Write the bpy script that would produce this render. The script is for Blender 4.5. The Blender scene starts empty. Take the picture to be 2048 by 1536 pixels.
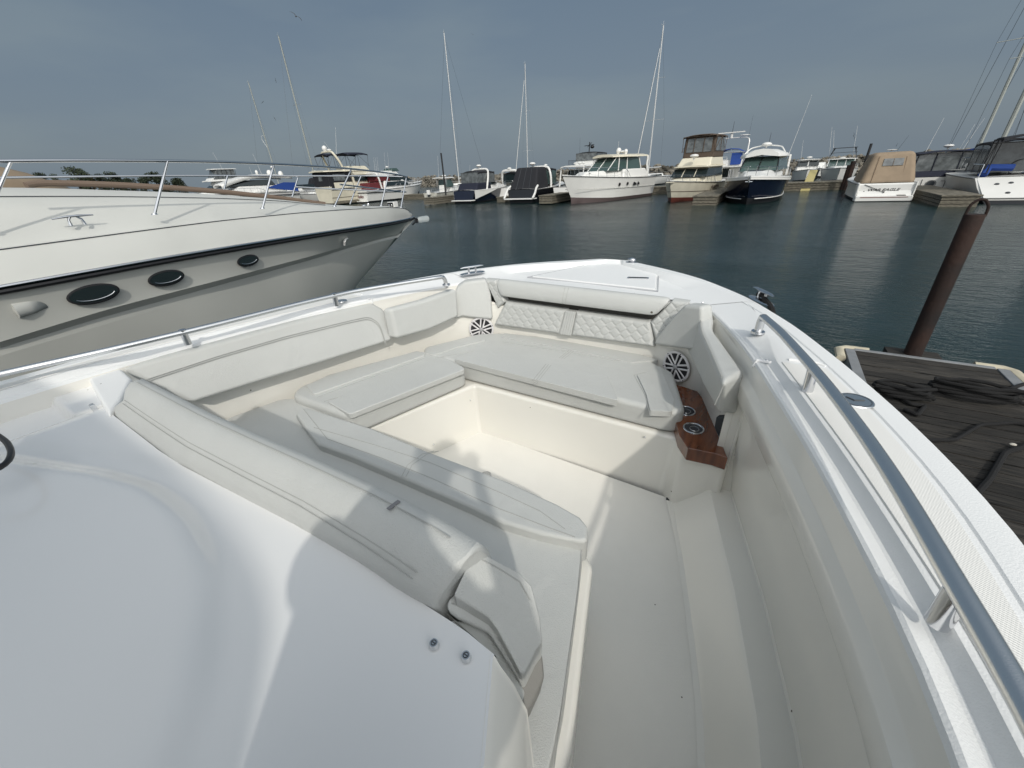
import bpy, bmesh, math, random
from math import radians as R, sin, cos, pi, sqrt
from mathutils import Vector, Matrix, noise
random.seed(7)
SC = bpy.context.scene
COL = SC.collection

# ------------------------------------------------------------------ camera
# World frame: +Y runs towards the bow of the boat we stand on, +X to starboard, z=0.6 is its cockpit sole,
# the water lies at WATER.
WATER = -0.35
CAM = Vector((1.085, 0.0, 2.25))
F_PX, CXP, CYP = 772.0, 1024.0, 768.0
ROLL, PITCH, YAW = R(3.205), R(28.51), R(33.0)
def rz(v, a): return Vector((v[0]*cos(a)-v[1]*sin(a), v[0]*sin(a)+v[1]*cos(a), v[2]))
_r0 = rz((1,0,0), YAW); _f0 = rz((0,cos(PITCH),-sin(PITCH)), YAW); _u0 = rz((0,sin(PITCH),cos(PITCH)), YAW)
CR = _r0*cos(ROLL) - _u0*sin(ROLL); CU = _r0*sin(ROLL) + _u0*cos(ROLL); CF = _f0
cam_d = bpy.data.cameras.new('camera'); cam = bpy.data.objects.new('camera', cam_d); COL.objects.link(cam)
cam_d.sensor_width = 36.0; cam_d.lens = 36.0*F_PX/2048.0
cam_d.clip_start = 0.02; cam_d.clip_end = 6000
mw = Matrix((CR, CU, -CF)).transposed().to_4x4(); mw.translation = CAM
cam.matrix_world = mw
SC.camera = cam

def at(px, py, x=None, y=None, z=None):
    """point where the sight line through a pixel of the photograph meets a plane of the place"""
    d = CF*F_PX + CR*(px-CXP) - CU*(py-CYP)
    if z is not None: t = (z-CAM.z)/d.z
    elif y is not None: t = (y-CAM.y)/d.y
    else: t = (x-CAM.x)/d.x
    return CAM + d*t

# ------------------------------------------------------------------ light
SUN_DIR = Vector((0.83, -0.94, 1.0)).normalized()
ELEV = math.asin(SUN_DIR.z); AZ = math.atan2(SUN_DIR.x, SUN_DIR.y)
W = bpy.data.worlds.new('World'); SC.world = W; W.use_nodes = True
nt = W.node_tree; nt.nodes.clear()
def N(t, **k):
    n = nt.nodes.new(t)
    for a, b in k.items(): setattr(n, a, b)
    return n
out = N('ShaderNodeOutputWorld'); bg = N('ShaderNodeBackground')
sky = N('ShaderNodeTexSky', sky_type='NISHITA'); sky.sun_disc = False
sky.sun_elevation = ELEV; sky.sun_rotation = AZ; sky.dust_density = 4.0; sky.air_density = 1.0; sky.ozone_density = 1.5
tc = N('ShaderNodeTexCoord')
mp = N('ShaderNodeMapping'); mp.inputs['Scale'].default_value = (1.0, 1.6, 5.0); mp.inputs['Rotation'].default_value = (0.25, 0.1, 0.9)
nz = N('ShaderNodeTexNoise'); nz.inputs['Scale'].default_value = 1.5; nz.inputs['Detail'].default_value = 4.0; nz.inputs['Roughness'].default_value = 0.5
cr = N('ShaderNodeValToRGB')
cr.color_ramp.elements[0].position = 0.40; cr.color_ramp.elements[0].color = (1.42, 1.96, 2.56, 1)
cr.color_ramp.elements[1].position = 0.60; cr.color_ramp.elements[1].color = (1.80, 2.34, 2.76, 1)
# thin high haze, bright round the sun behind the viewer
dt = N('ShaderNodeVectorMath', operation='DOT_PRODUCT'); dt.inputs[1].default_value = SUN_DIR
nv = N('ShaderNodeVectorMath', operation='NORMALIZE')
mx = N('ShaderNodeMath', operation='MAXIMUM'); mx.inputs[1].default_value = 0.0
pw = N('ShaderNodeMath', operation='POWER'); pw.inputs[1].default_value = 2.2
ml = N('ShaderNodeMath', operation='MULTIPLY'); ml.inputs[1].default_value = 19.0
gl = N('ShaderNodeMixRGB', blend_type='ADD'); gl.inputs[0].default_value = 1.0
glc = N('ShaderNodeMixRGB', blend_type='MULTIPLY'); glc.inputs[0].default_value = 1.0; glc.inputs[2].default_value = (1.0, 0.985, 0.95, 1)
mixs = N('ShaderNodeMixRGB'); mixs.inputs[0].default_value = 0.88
L = nt.links.new
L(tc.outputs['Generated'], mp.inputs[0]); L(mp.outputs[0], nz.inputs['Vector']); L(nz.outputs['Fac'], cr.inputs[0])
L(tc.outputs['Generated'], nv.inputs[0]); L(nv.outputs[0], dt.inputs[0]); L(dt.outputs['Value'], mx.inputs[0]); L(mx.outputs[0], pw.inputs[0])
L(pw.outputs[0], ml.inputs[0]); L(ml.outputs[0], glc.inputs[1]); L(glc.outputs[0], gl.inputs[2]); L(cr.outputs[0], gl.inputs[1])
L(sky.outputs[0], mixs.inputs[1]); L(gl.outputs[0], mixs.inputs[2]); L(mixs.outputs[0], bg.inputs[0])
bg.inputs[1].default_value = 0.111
# paler band of haze low over the horizon
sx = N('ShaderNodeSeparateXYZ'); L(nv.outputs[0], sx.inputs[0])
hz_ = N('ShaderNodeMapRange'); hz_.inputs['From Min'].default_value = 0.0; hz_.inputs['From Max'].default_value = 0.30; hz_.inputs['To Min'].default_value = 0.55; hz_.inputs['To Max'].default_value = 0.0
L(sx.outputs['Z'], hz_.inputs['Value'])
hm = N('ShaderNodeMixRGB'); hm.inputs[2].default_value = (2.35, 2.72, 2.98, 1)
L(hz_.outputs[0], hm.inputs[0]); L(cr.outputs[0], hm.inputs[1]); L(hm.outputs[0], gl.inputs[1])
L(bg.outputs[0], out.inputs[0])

sl = bpy.data.lights.new('sun', 'SUN'); sl.energy = 2.0; sl.angle = R(1.2); sl.color = (1.0, 0.95, 0.86)
so = bpy.data.objects.new('sun', sl); COL.objects.link(so)
so.rotation_euler = SUN_DIR.to_track_quat('Z', 'Y').to_euler(); so.location = (8, -9, 12)
SC.view_settings.view_transform = 'Standard'; SC.view_settings.look = 'None'
SC.view_settings.exposure = -0.13; SC.cycles.diffuse_bounces = 8; SC.view_settings.gamma = 1.0

# ------------------------------------------------------------------ materials
MATS = {}
def mat(name, col, rough=0.5, speck=0, bump2=0.0, rvar=0.0, metal=0.0, coat=0.0, var=0.0, vscale=4.0, bump=0.0, bscale=200.0, spec=0.5, alpha=1.0, trans=0.0, col2=None, stretch=None, detail=3.0, ior=None):
    if name in MATS: return MATS[name]
    m = bpy.data.materials.new(name); m.use_nodes = True; MATS[name] = m
    t = m.node_tree; b = t.nodes['Principled BSDF']
    b.inputs['Base Color'].default_value = (*col, 1); b.inputs['Roughness'].default_value = rough
    b.inputs['Metallic'].default_value = metal; b.inputs['Coat Weight'].default_value = coat
    b.inputs['Specular IOR Level'].default_value = spec; b.inputs['Alpha'].default_value = alpha
    b.inputs['Transmission Weight'].default_value = trans
    if ior: b.inputs['IOR'].default_value = ior
    c = t.nodes.new('ShaderNodeTexCoord')
    src = c.outputs['Object']
    if stretch:
        mp = t.nodes.new('ShaderNodeMapping'); mp.inputs['Scale'].default_value = stretch
        t.links.new(src, mp.inputs[0]); src = mp.outputs[0]
    if var or col2:
        n = t.nodes.new('ShaderNodeTexNoise'); n.inputs['Scale'].default_value = vscale; n.inputs['Detail'].default_value = detail
        t.links.new(src, n.inputs['Vector'])
        r = t.nodes.new('ShaderNodeValToRGB')
        c2 = col2 if col2 else tuple(max(0, x*(1-var)) for x in col)
        r.color_ramp.elements[0].position = 0.35; r.color_ramp.elements[0].color = (*c2, 1)
        r.color_ramp.elements[1].position = 0.65; r.color_ramp.elements[1].color = (*col, 1)
        t.links.new(n.outputs['Fac'], r.inputs[0]); t.links.new(r.outputs[0], b.inputs['Base Color'])
    if rvar:
        nr = t.nodes.new('ShaderNodeTexNoise'); nr.inputs['Scale'].default_value = 5.0; nr.inputs['Detail'].default_value = 5.0
        t.links.new(c.outputs['Object'], nr.inputs['Vector']); mr = t.nodes.new('ShaderNodeMapRange')
        mr.inputs['From Min'].default_value = 0.3; mr.inputs['From Max'].default_value = 0.7
        mr.inputs['To Min'].default_value = rough-rvar; mr.inputs['To Max'].default_value = rough+rvar
        t.links.new(nr.outputs['Fac'], mr.inputs['Value']); t.links.new(mr.outputs[0], b.inputs['Roughness'])
    if speck:   # grains of dirt lying on the surface
        vo = t.nodes.new('ShaderNodeTexVoronoi'); vo.inputs['Scale'].default_value = speck
        t.links.new(c.outputs['Object'], vo.inputs['Vector'])
        lt = t.nodes.new('ShaderNodeMath'); lt.operation='LESS_THAN'; lt.inputs[1].default_value = 0.022
        t.links.new(vo.outputs['Distance'], lt.inputs[0])
        mxx = t.nodes.new('ShaderNodeMixRGB'); mxx.inputs[2].default_value = (0.10,0.09,0.07,1)
        t.links.new(lt.outputs[0], mxx.inputs[0])
        lk = [l for l in t.links if l.to_socket == b.inputs['Base Color']]
        if lk: t.links.new(lk[0].from_socket, mxx.inputs[1])
        else: mxx.inputs[1].default_value = (*col,1)
        t.links.new(mxx.outputs[0], b.inputs['Base Color'])
    if bump:
        n2 = t.nodes.new('ShaderNodeTexNoise'); n2.inputs['Scale'].default_value = bscale; n2.inputs['Detail'].default_value = 2.0
        t.links.new(src, n2.inputs['Vector'])
        bp = t.nodes.new('ShaderNodeBump'); bp.inputs['Strength'].default_value = bump; bp.inputs['Distance'].default_value = 0.01
        t.links.new(n2.outputs['Fac'], bp.inputs['Height']); t.links.new(bp.outputs[0], b.inputs['Normal'])
        if bump2:   # soft sags and puckers
            n3 = t.nodes.new('ShaderNodeTexNoise'); n3.inputs['Scale'].default_value = 7.0; n3.inputs['Detail'].default_value = 3.0; n3.inputs['Distortion'].default_value = 0.8
            t.links.new(c.outputs['Object'], n3.inputs['Vector'])
            b3 = t.nodes.new('ShaderNodeBump'); b3.inputs['Strength'].default_value = bump2; b3.inputs['Distance'].default_value = 0.03
            t.links.new(n3.outputs['Fac'], b3.inputs['Height']); t.links.new(b3.outputs[0], bp.inputs['Normal'])
    return m

GEL   = mat('white gelcoat', (0.79,0.795,0.795), 0.20, coat=0.5, var=0.03, vscale=1.2, bump=0.015, bscale=200, speck=5)
GELM  = mat('satin white gelcoat', (0.78,0.79,0.79), 0.45, var=0.03, vscale=1.5, bump=0.16, bscale=260, speck=6)
LINER = mat('cream liner gelcoat', (0.79,0.775,0.725), 0.22, coat=0.4, var=0.04, vscale=1.6, bump=0.015, bscale=200, speck=5)
FLOOR = mat('cream non skid sole', (0.79,0.775,0.73), 0.36, coat=0.15, var=0.05, vscale=2.5, bump=0.16, bscale=170, speck=7, rvar=0.04)
VINYL = mat('pale grey marine vinyl', (0.52,0.53,0.515), 0.43, var=0.04, vscale=3.0, bump=0.28, bscale=330, bump2=0.16, speck=3)
VINYD = mat('taupe marine vinyl', (0.24,0.235,0.22), 0.5, bump=0.15, bscale=400)
SEAM  = mat('grey seam thread', (0.38,0.385,0.37), 0.6)
STEEL = mat('polished stainless steel', (0.62,0.63,0.65), 0.14, metal=1.0)
STEELB= mat('brushed stainless steel', (0.70,0.71,0.72), 0.27, metal=1.0, bump=0.05, bscale=500)
BLACK = mat('black rubber', (0.012,0.012,0.014), 0.45)
CONE  = mat('dark speaker cone', (0.03,0.03,0.035), 0.6)
SPKW  = mat('white speaker plastic', (0.68,0.67,0.68), 0.4)
WOOD  = mat('varnished teak', (0.17,0.052,0.018), 0.22, coat=0.6, col2=(0.085,0.024,0.009), vscale=6, stretch=(6,1,1), detail=6)
DGREY = mat('dark slate plastic', (0.035,0.042,0.05), 0.5)
WHITE = mat('white boat gelcoat', (0.70,0.70,0.68), 0.3, var=0.05, vscale=1.0)
CREAM = mat('cream boat gelcoat', (0.66,0.62,0.50), 0.4, var=0.08, vscale=1.5)
NAVY  = mat('navy boat gelcoat', (0.005,0.008,0.022), 0.18, coat=0.3)
BLACKG= mat('black boat gelcoat', (0.010,0.011,0.014), 0.2, coat=0.3)
NAVYC = mat('navy canvas', (0.007,0.010,0.024), 0.85)
BLACKC= mat('black canvas', (0.010,0.011,0.015), 0.85, bump=0.3, bscale=12)
BLUEC = mat('royal blue canvas', (0.012,0.05,0.24), 0.8)
TANC  = mat('tan canvas', (0.28,0.215,0.15), 0.85, var=0.14, vscale=2.0, bump=0.5, bscale=6)
BROWNC= mat('brown canvas', (0.085,0.062,0.046), 0.85, var=0.1)
MAROON= mat('maroon canvas', (0.10,0.012,0.016), 0.8)
GLASS = mat('dark tinted boat glass', (0.012,0.02,0.022), 0.06, spec=0.7)
VIEWG = mat('smoky green boat glass', (0.05,0.085,0.08), 0.08, spec=0.8)
CLEARV= mat('clear vinyl curtain', (0.15,0.165,0.17), 0.12, spec=0.8, var=0.5, vscale=2.5)
YWHITE= mat('chalky white yacht gelcoat', (0.56,0.565,0.535), 0.42, var=0.05, vscale=2.0, bump=0.10, bscale=240)
BOOT  = mat('dark bottom paint', (0.012,0.013,0.016), 0.5)
BOOTR = mat('rust red bottom paint', (0.09,0.022,0.015), 0.6)
GREYH = mat('pale grey hull gelcoat', (0.55,0.555,0.52), 0.2, coat=0.2, var=0.10, vscale=0.8)
ALU   = mat('mast aluminium', (0.55,0.56,0.56), 0.4, metal=0.3)
ALUD  = mat('weathered mast aluminium', (0.31,0.33,0.31), 0.5, metal=0.2)
ROPE  = mat('braided dock line', (0.005,0.005,0.0055), 0.9, bump=0.5, bscale=120)
ROPEL = mat('pale dock line', (0.45,0.43,0.38), 0.9)
RUSTM = mat('rusty steel pile', (0.030,0.012,0.007), 0.85, col2=(0.006,0.004,0.004), vscale=2.2, bump=0.5, bscale=25, detail=7)
DWOOD = mat('weathered dark dock planks', (0.036,0.032,0.027), 0.95, col2=(0.004,0.004,0.0038), vscale=5.0, stretch=(1.0,14,1), bump=0.25, bscale=45, detail=8)
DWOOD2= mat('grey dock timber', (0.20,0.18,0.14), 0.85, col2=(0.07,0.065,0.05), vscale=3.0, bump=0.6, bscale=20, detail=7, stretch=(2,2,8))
DTRIM = mat('pale dock trim', (0.22,0.23,0.24), 0.6, var=0.2)
BUMPR = mat('cream dock bumper', (0.55,0.50,0.38), 0.6, var=0.2, vscale=6)
PLAST = mat('clear plastic', (0.75,0.8,0.8), 0.08, alpha=0.35)
SKIN  = mat('skin', (0.45,0.27,0.19), 0.5)
SHIRT = mat('grey cotton shirt', (0.16,0.17,0.19), 0.9)
TROUS = mat('navy shorts', (0.03,0.035,0.05), 0.9)
SHADE_PANEL = mat('tinted shade panel', (0.10,0.12,0.13), 0.1, alpha=0.80)  # tint of the added overhead panel that stands in for windscreen glass
SLOT  = mat('pocket lining with painted shade', (0.07,0.066,0.06), 0.9)  # the slot's shade is painted into this dark colour
HAIR  = mat('brown hair', (0.04,0.025,0.015), 0.8)

def per_board(m, lo, hi):
    t = m.node_tree; b = t.nodes['Principled BSDF']; lk = [l for l in t.links if l.to_socket == b.inputs['Base Color']][0]
    ge = t.nodes.new('ShaderNodeNewGeometry'); mr = t.nodes.new('ShaderNodeMapRange'); mr.inputs['To Min'].default_value = lo; mr.inputs['To Max'].default_value = hi
    t.links.new(ge.outputs['Random Per Island'], mr.inputs['Value'])
    mu = t.nodes.new('ShaderNodeVectorMath'); mu.operation = 'SCALE'
    t.links.new(lk.from_socket, mu.inputs[0]); t.links.new(mr.outputs[0], mu.inputs['Scale']); t.links.new(mu.outputs[0], b.inputs['Base Color'])
per_board(DWOOD, 0.5, 1.9); 
# non skid deck: fine diamond ridges as bump
def nonskid():
    m = bpy.data.materials.new('ribbed non skid gelcoat'); m.use_nodes = True
    t = m.node_tree; b = t.nodes['Principled BSDF']
    b.inputs['Base Color'].default_value = (0.77,0.765,0.74,1); b.inputs['Roughness'].default_value = 0.5
    c = t.nodes.new('ShaderNodeTexCoord')
    w1 = t.nodes.new('ShaderNodeTexWave'); w1.wave_type='BANDS'; w1.bands_direction='Y'; w1.inputs['Scale'].default_value = 62
    mp = t.nodes.new('ShaderNodeMapping'); mp.inputs['Rotation'].default_value = (0,0,0.35)
    t.links.new(c.outputs['Object'], mp.inputs[0]); t.links.new(mp.outputs[0], w1.inputs['Vector'])
    w2 = t.nodes.new('ShaderNodeTexWave'); w2.wave_type='BANDS'; w2.bands_direction='X'; w2.inputs['Scale'].default_value = 62
    t.links.new(mp.outputs[0], w2.inputs['Vector'])
    ad = t.nodes.new('ShaderNodeMath'); ad.operation='MULTIPLY'
    t.links.new(w1.outputs['Fac'], ad.inputs[0]); 
    ad2 = t.nodes.new('ShaderNodeMath'); ad2.operation='MULTIPLY_ADD'; ad2.inputs[1].default_value=0.35; ad2.inputs[2].default_value=0.65
    t.links.new(w2.outputs['Fac'], ad2.inputs[0]); t.links.new(ad2.outputs[0], ad.inputs[1])
    bp = t.nodes.new('ShaderNodeBump'); bp.inputs['Strength'].default_value = 0.35; bp.inputs['Distance'].default_value = 0.003
    t.links.new(ad.outputs[0], bp.inputs['Height']); t.links.new(bp.outputs[0], b.inputs['Normal'])
    return m
NSKID = nonskid()

# ------------------------------------------------------------------ mesh builder
class M:
    def __init__(s): s.v = []; s.f = []
    def add(s, vs, fs):
        o = len(s.v); s.v += [tuple(p) for p in vs]; s.f += [tuple(i+o for i in f) for f in fs]; return s
    def box(s, x0, x1, y0, y1, z0, z1):
        return s.hexa([(x0,y0),(x1,y0),(x1,y1),(x0,y1)], z0, z1)
    def hexa(s, pts, z0, z1): return s.prism(pts, z0, z1)
    def prism(s, pts, z0, z1):
        n = len(pts)
        return s.add([(p[0],p[1],z0) for p in pts]+[(p[0],p[1],z1) for p in pts],
            [tuple(range(n))[::-1], tuple(range(n,2*n))]+[(i,(i+1)%n,(i+1)%n+n,i+n) for i in range(n)])
    def frust(s, b, zb, t, zt):      # bottom polygon, top polygon
        n = len(b)
        return s.add([(p[0],p[1],zb) for p in b]+[(p[0],p[1],zt) for p in t],
            [tuple(range(n))[::-1], tuple(range(n,2*n))]+[(i,(i+1)%n,(i+1)%n+n,i+n) for i in range(n)])
    def plate(s, pts, off):
        n = len(pts); off = Vector(off); a = [Vector(p) for p in pts]
        return s.add(a+[p+off for p in a], [tuple(range(n)), tuple(range(n,2*n))[::-1]]+[(i+n,(i+1)%n+n,(i+1)%n,i) for i in range(n)])
    def loft(s, rows, closed=False, caps=False):
        n = len(rows[0]); vs = [p for r in rows for p in r]; fs = []
        for i in range(len(rows)-1):
            for j in range(n if closed else n-1):
                k = (j+1) % n
                fs.append((i*n+j, i*n+k, (i+1)*n+k, (i+1)*n+j))
        if caps: fs += [tuple(range(n))[::-1], tuple((len(rows)-1)*n+j for j in range(n))]
        return s.add(vs, fs)
    def tube(s, pts, r, n=8, flat=1.0, caps=True):
        pts = [Vector(p) for p in pts]; rows = []
        up = Vector((0,0,1)); prev = None
        for i, p in enumerate(pts):
            d = (pts[min(i+1,len(pts)-1)]-pts[max(i-1,0)])
            if d.length < 1e-9: d = Vector((0,1,0))
            d.normalize()
            if prev is None:
                a = d.cross(up)
                if a.length < 0.05: a = d.cross(Vector((0,1,0)) if abs(d.y)<0.9 else Vector((1,0,0)))
            else: a = prev - d*prev.dot(d)
            a.normalize(); b = a.cross(d).normalized()
            prev = a
            rr = r[i] if isinstance(r, (list, tuple)) else r
            rows.append([p+a*cos(2*pi*k/n)*rr+b*sin(2*pi*k/n)*rr*flat for k in range(n)])
        return s.loft(rows, closed=True, caps=caps)
    def cyl(s, p0, p1, r0, r1=None, n=16): return s.tube([p0, p1], [r0, r1 if r1 is not None else r0], n)
    def sph(s, c, rx, ry, rz, n=12, m=8, zmin=-1.0):
        rows = []
        for i in range(m+1):
            th = -pi/2 + pi*i/m; z = max(sin(th), zmin)
            rows.append([(c[0]+rx*cos(th)*cos(2*pi*k/n), c[1]+ry*cos(th)*sin(2*pi*k/n), c[2]+rz*z) for k in range(n)])
        return s.loft(rows, closed=True)
    def disc(s, c, ax, r, n=24):
        c = Vector(c); ax = Vector(ax).normalized(); a = ax.orthogonal().normalized(); b = ax.cross(a)
        return s.add([c+a*r*cos(2*pi*k/n)+b*r*sin(2*pi*k/n) for k in range(n)], [tuple(range(n))])
    def ring(s, c, ax, r, t, n=32, m=8, flat=1.0):
        c = Vector(c); ax = Vector(ax).normalized(); a = ax.orthogonal().normalized(); b = ax.cross(a); rows=[]
        for k in range(n+1):
            d = a*cos(2*pi*k/n)+b*sin(2*pi*k/n)
            rows.append([c+d*(r+t*cos(2*pi*j/m))+ax*t*flat*sin(2*pi*j/m) for j in range(m)])
        return s.loft(rows, closed=True)
    SPLIT = ('moulded_ridge','seam','canvas_seams','windshield_frame','mid_rail','transom_fittings','spotlight_lamp','drain_screw','bow_frames','white_topside','window_post')
    def islands(s):
        par = list(range(len(s.v)))
        def fnd(i):
            while par[i] != i: par[i] = par[par[i]]; i = par[i]
            return i
        for f in s.f:
            for j in f[1:]: par[fnd(j)] = fnd(f[0])
        g = {}
        for f in s.f: g.setdefault(fnd(f[0]), []).append(f)
        res = []
        for fs in g.values():
            ids = sorted({i for f in fs for i in f}); mp_ = {i:k for k,i in enumerate(ids)}
            q = M(); q.v = [s.v[i] for i in ids]; q.f = [tuple(mp_[i] for i in f) for f in fs]; res.append(q)
        return res
    def build(s, name, m, parent=None, **k):
        if name in M.SPLIT:
            isl = s.islands()
            if len(isl) > 1: return [q.build1(name, m, parent, **k) for q in isl][0]
        return s.build1(name, m, parent, **k)
    def build1(s, name, m, parent=None, smooth=True, bevel=0.0, seg=3, ang=35, solid=0.0, sub=0, weld=True):
        me = bpy.data.meshes.new(name); me.from_pydata(s.v, [], s.f)
        bm = bmesh.new(); bm.from_mesh(me)
        if weld: bmesh.ops.remove_doubles(bm, verts=bm.verts, dist=1e-5)
        bmesh.ops.recalc_face_normals(bm, faces=bm.faces); bm.to_mesh(me); bm.free()
        me.materials.append(m)
        if smooth:
            for p in me.polygons: p.use_smooth = True
            if not bevel: me.set_sharp_from_angle(angle=R(ang))
        o = bpy.data.objects.new(name, me); COL.objects.link(o)
        if parent: o.parent = parent
        if solid: md = o.modifiers.new('s','SOLIDIFY'); md.thickness = solid; md.offset = 0
        if bevel:
            md = o.modifiers.new('b','BEVEL'); md.width = bevel; md.segments = seg; md.limit_method = 'ANGLE'; md.angle_limit = R(28)
            md.harden_normals = True
        if sub: md = o.modifiers.new('ss','SUBSURF'); md.levels = sub; md.render_levels = sub
        return o

def tag(o, label=None, cat=None, group=None, kind=None):
    if label: o['label'] = label
    if cat: o['category'] = cat
    if group: o['group'] = group
    if kind: o['kind'] = kind
    return o
def thing(name, label, cat, loc=(0,0,0), rot=0.0, group=None):
    o = bpy.data.objects.new(name, None); COL.objects.link(o); o.location = loc; o.rotation_euler = (0,0,rot)
    o.empty_display_size = 0.3
    return tag(o, label, cat, group)
def text_mesh(name, txt, size, m, parent, loc, rot, shear=0.0, ext=0.004, xs=1.0):
    cu = bpy.data.curves.new(name, 'FONT'); cu.body = txt; cu.size = size; cu.shear = shear; cu.extrude = ext
    cu.align_x = 'CENTER'; cu.align_y = 'CENTER'; cu.resolution_u = 3; cu.offset = size*0.012
    t = bpy.data.objects.new(name+'_c', cu); COL.objects.link(t)
    dg = bpy.context.evaluated_depsgraph_get(); dg.update()
    me = bpy.data.meshes.new_from_object(t.evaluated_get(dg)); me.name = name
    bpy.data.objects.remove(t)
    me.materials.clear(); me.materials.append(m)
    o = bpy.data.objects.new(name, me); COL.objects.link(o); o.parent = parent; o.location = loc; o.rotation_euler = rot; o.scale = (xs,1,1)
    return o
def lerp(a, b, t): return a+(b-a)*t
def interp(tab, x):
    if x <= tab[0][0]: return tab[0][1]
    for (x0,y0),(x1,y1) in zip(tab, tab[1:]):
        if x <= x1:
            t = (x-x0)/(x1-x0); return y0+(y1-y0)*t
    return tab[-1][1]
def smoothtab(tab, n=60, it=3, k=1):
    xs = [tab[0][0]+(tab[-1][0]-tab[0][0])*i/n for i in range(n+1)]; ys = [interp(tab,x) for x in xs]
    for _ in range(it):
        ys = [ys[0]]+[(ys[i-1]+2*ys[i]+ys[i+1])/4 for i in range(1,n)]+[ys[-1]]
    return list(zip(xs, ys))
def resample(pts, n):
    pts = [Vector(p) for p in pts]; d = [0]
    for a, b in zip(pts, pts[1:]): d.append(d[-1]+(b-a).length)
    res = []
    for i in range(n):
        t = d[-1]*i/(n-1); j = 0
        while j < len(d)-2 and d[j+1] < t: j += 1
        u = (t-d[j])/max(1e-9, d[j+1]-d[j]); res.append(pts[j].lerp(pts[j+1], min(1,max(0,u))))
    return res
def smoothpts(pts, it=2):
    pts = [Vector(p) for p in pts]
    for _ in range(it):
        pts = [pts[0]]+[(pts[i-1]+pts[i]*2+pts[i+1])/4 for i in range(1,len(pts)-1)]+[pts[-1]]
    return pts
def curve(pts, n=40, it=2): return smoothpts(resample(pts, n), it)

# ------------------------------------------------------------------ water
def water():
    m = bpy.data.materials.new('harbour water'); m.use_nodes = True; t = m.node_tree; b = t.nodes['Principled BSDF']
    b.inputs['Base Color'].default_value = (0.006,0.021,0.021,1); b.inputs['Roughness'].default_value = 0.10; b.inputs['IOR'].default_value = 1.33
    c = t.nodes.new('ShaderNodeTexCoord')
    mp = t.nodes.new('ShaderNodeMapping'); mp.inputs['Scale'].default_value = (1.0, 2.2, 1.0); mp.inputs['Rotation'].default_value=(0,0,0.7)
    t.links.new(c.outputs['Object'], mp.inputs[0])
    hs = []
    for sc, k in ((1.3,0.40),(5.0,0.30),(18.0,0.14)):
        n = t.nodes.new('ShaderNodeTexNoise'); n.inputs['Scale'].default_value = sc; n.inputs['Detail'].default_value = 3.0
        t.links.new(mp.outputs[0], n.inputs['Vector'])
        q = t.nodes.new('ShaderNodeMath'); q.operation='MULTIPLY'; q.inputs[1].default_value = k
        t.links.new(n.outputs['Fac'], q.inputs[0]); hs.append(q)
    a = t.nodes.new('ShaderNodeMath'); t.links.new(hs[0].outputs[0], a.inputs[0]); t.links.new(hs[1].outputs[0], a.inputs[1])
    a2 = t.nodes.new('ShaderNodeMath'); t.links.new(a.outputs[0], a2.inputs[0]); t.links.new(hs[2].outputs[0], a2.inputs[1])
    bp = t.nodes.new('ShaderNodeBump'); bp.inputs['Strength'].default_value = 0.8; bp.inputs['Distance'].default_value = 0.10
    wn = t.nodes.new('ShaderNodeTexNoise'); wn.inputs['Scale'].default_value = 0.09; wn.inputs['Detail'].default_value = 4.0; t.links.new(mp.outputs[0], wn.inputs['Vector'])
    wr = t.nodes.new('ShaderNodeMapRange'); wr.inputs['From Min'].default_value = 0.38; wr.inputs['From Max'].default_value = 0.62; wr.inputs['To Min'].default_value = 0.40; wr.inputs['To Max'].default_value = 0.95
    t.links.new(wn.outputs['Fac'], wr.inputs['Value']); t.links.new(wr.outputs[0], bp.inputs['Strength'])
    t.links.new(a2.outputs[0], bp.inputs['Height']); t.links.new(bp.outputs[0], b.inputs['Normal'])
    o = M().add([(-3000,-3000,WATER),(3000,-3000,WATER),(3000,3000,WATER),(-3000,3000,WATER)],[(0,1,2,3)]).build('water', m, smooth=False)
    tag(o, kind='structure')
water()

# ------------------------------------------------------------------ the boat we stand on
bow = thing('motorboat', 'white open bow boat with pale grey vinyl seats and stainless rails, seen from on board', 'motorboat')
OT = smoothtab([(-5,1.55),(-3,1.70),(-1,1.72),(0,1.71),(0.5,1.70),(1.0,1.665),(1.22,1.625),(1.47,1.56),(1.79,1.455),(2.18,1.305),(2.61,1.08),(2.98,0.78),(3.2,0.50),(3.34,0.26)], 140, 3)
IT = smoothtab([(-5,1.30),(-3,1.44),(0,1.475),(0.47,1.455),(0.67,1.43),(0.9,1.38),(1.15,1.32),(1.66,1.175),(2.0,1.07),(2.3,0.955),(2.55,0.84),(3.0,0.45)], 140, 3)
def Oo(u): return interp(OT, u)
def Ii(u): return interp(IT, u)
US = [-5,-4,-3,-2,-1,-0.5]+[-0.2+0.1*i for i in range(36)]+[3.34]
def side_rows(prof, us, s):
    return [[(s*x, u, z) for x, z in prof(u)] for u in us]
def both(prof, us, name, m, **k):
    g = M()
    for s in (1, -1): g.loft(side_rows(prof, us, s))
    return g.build(name, m, bow, **k)

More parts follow.
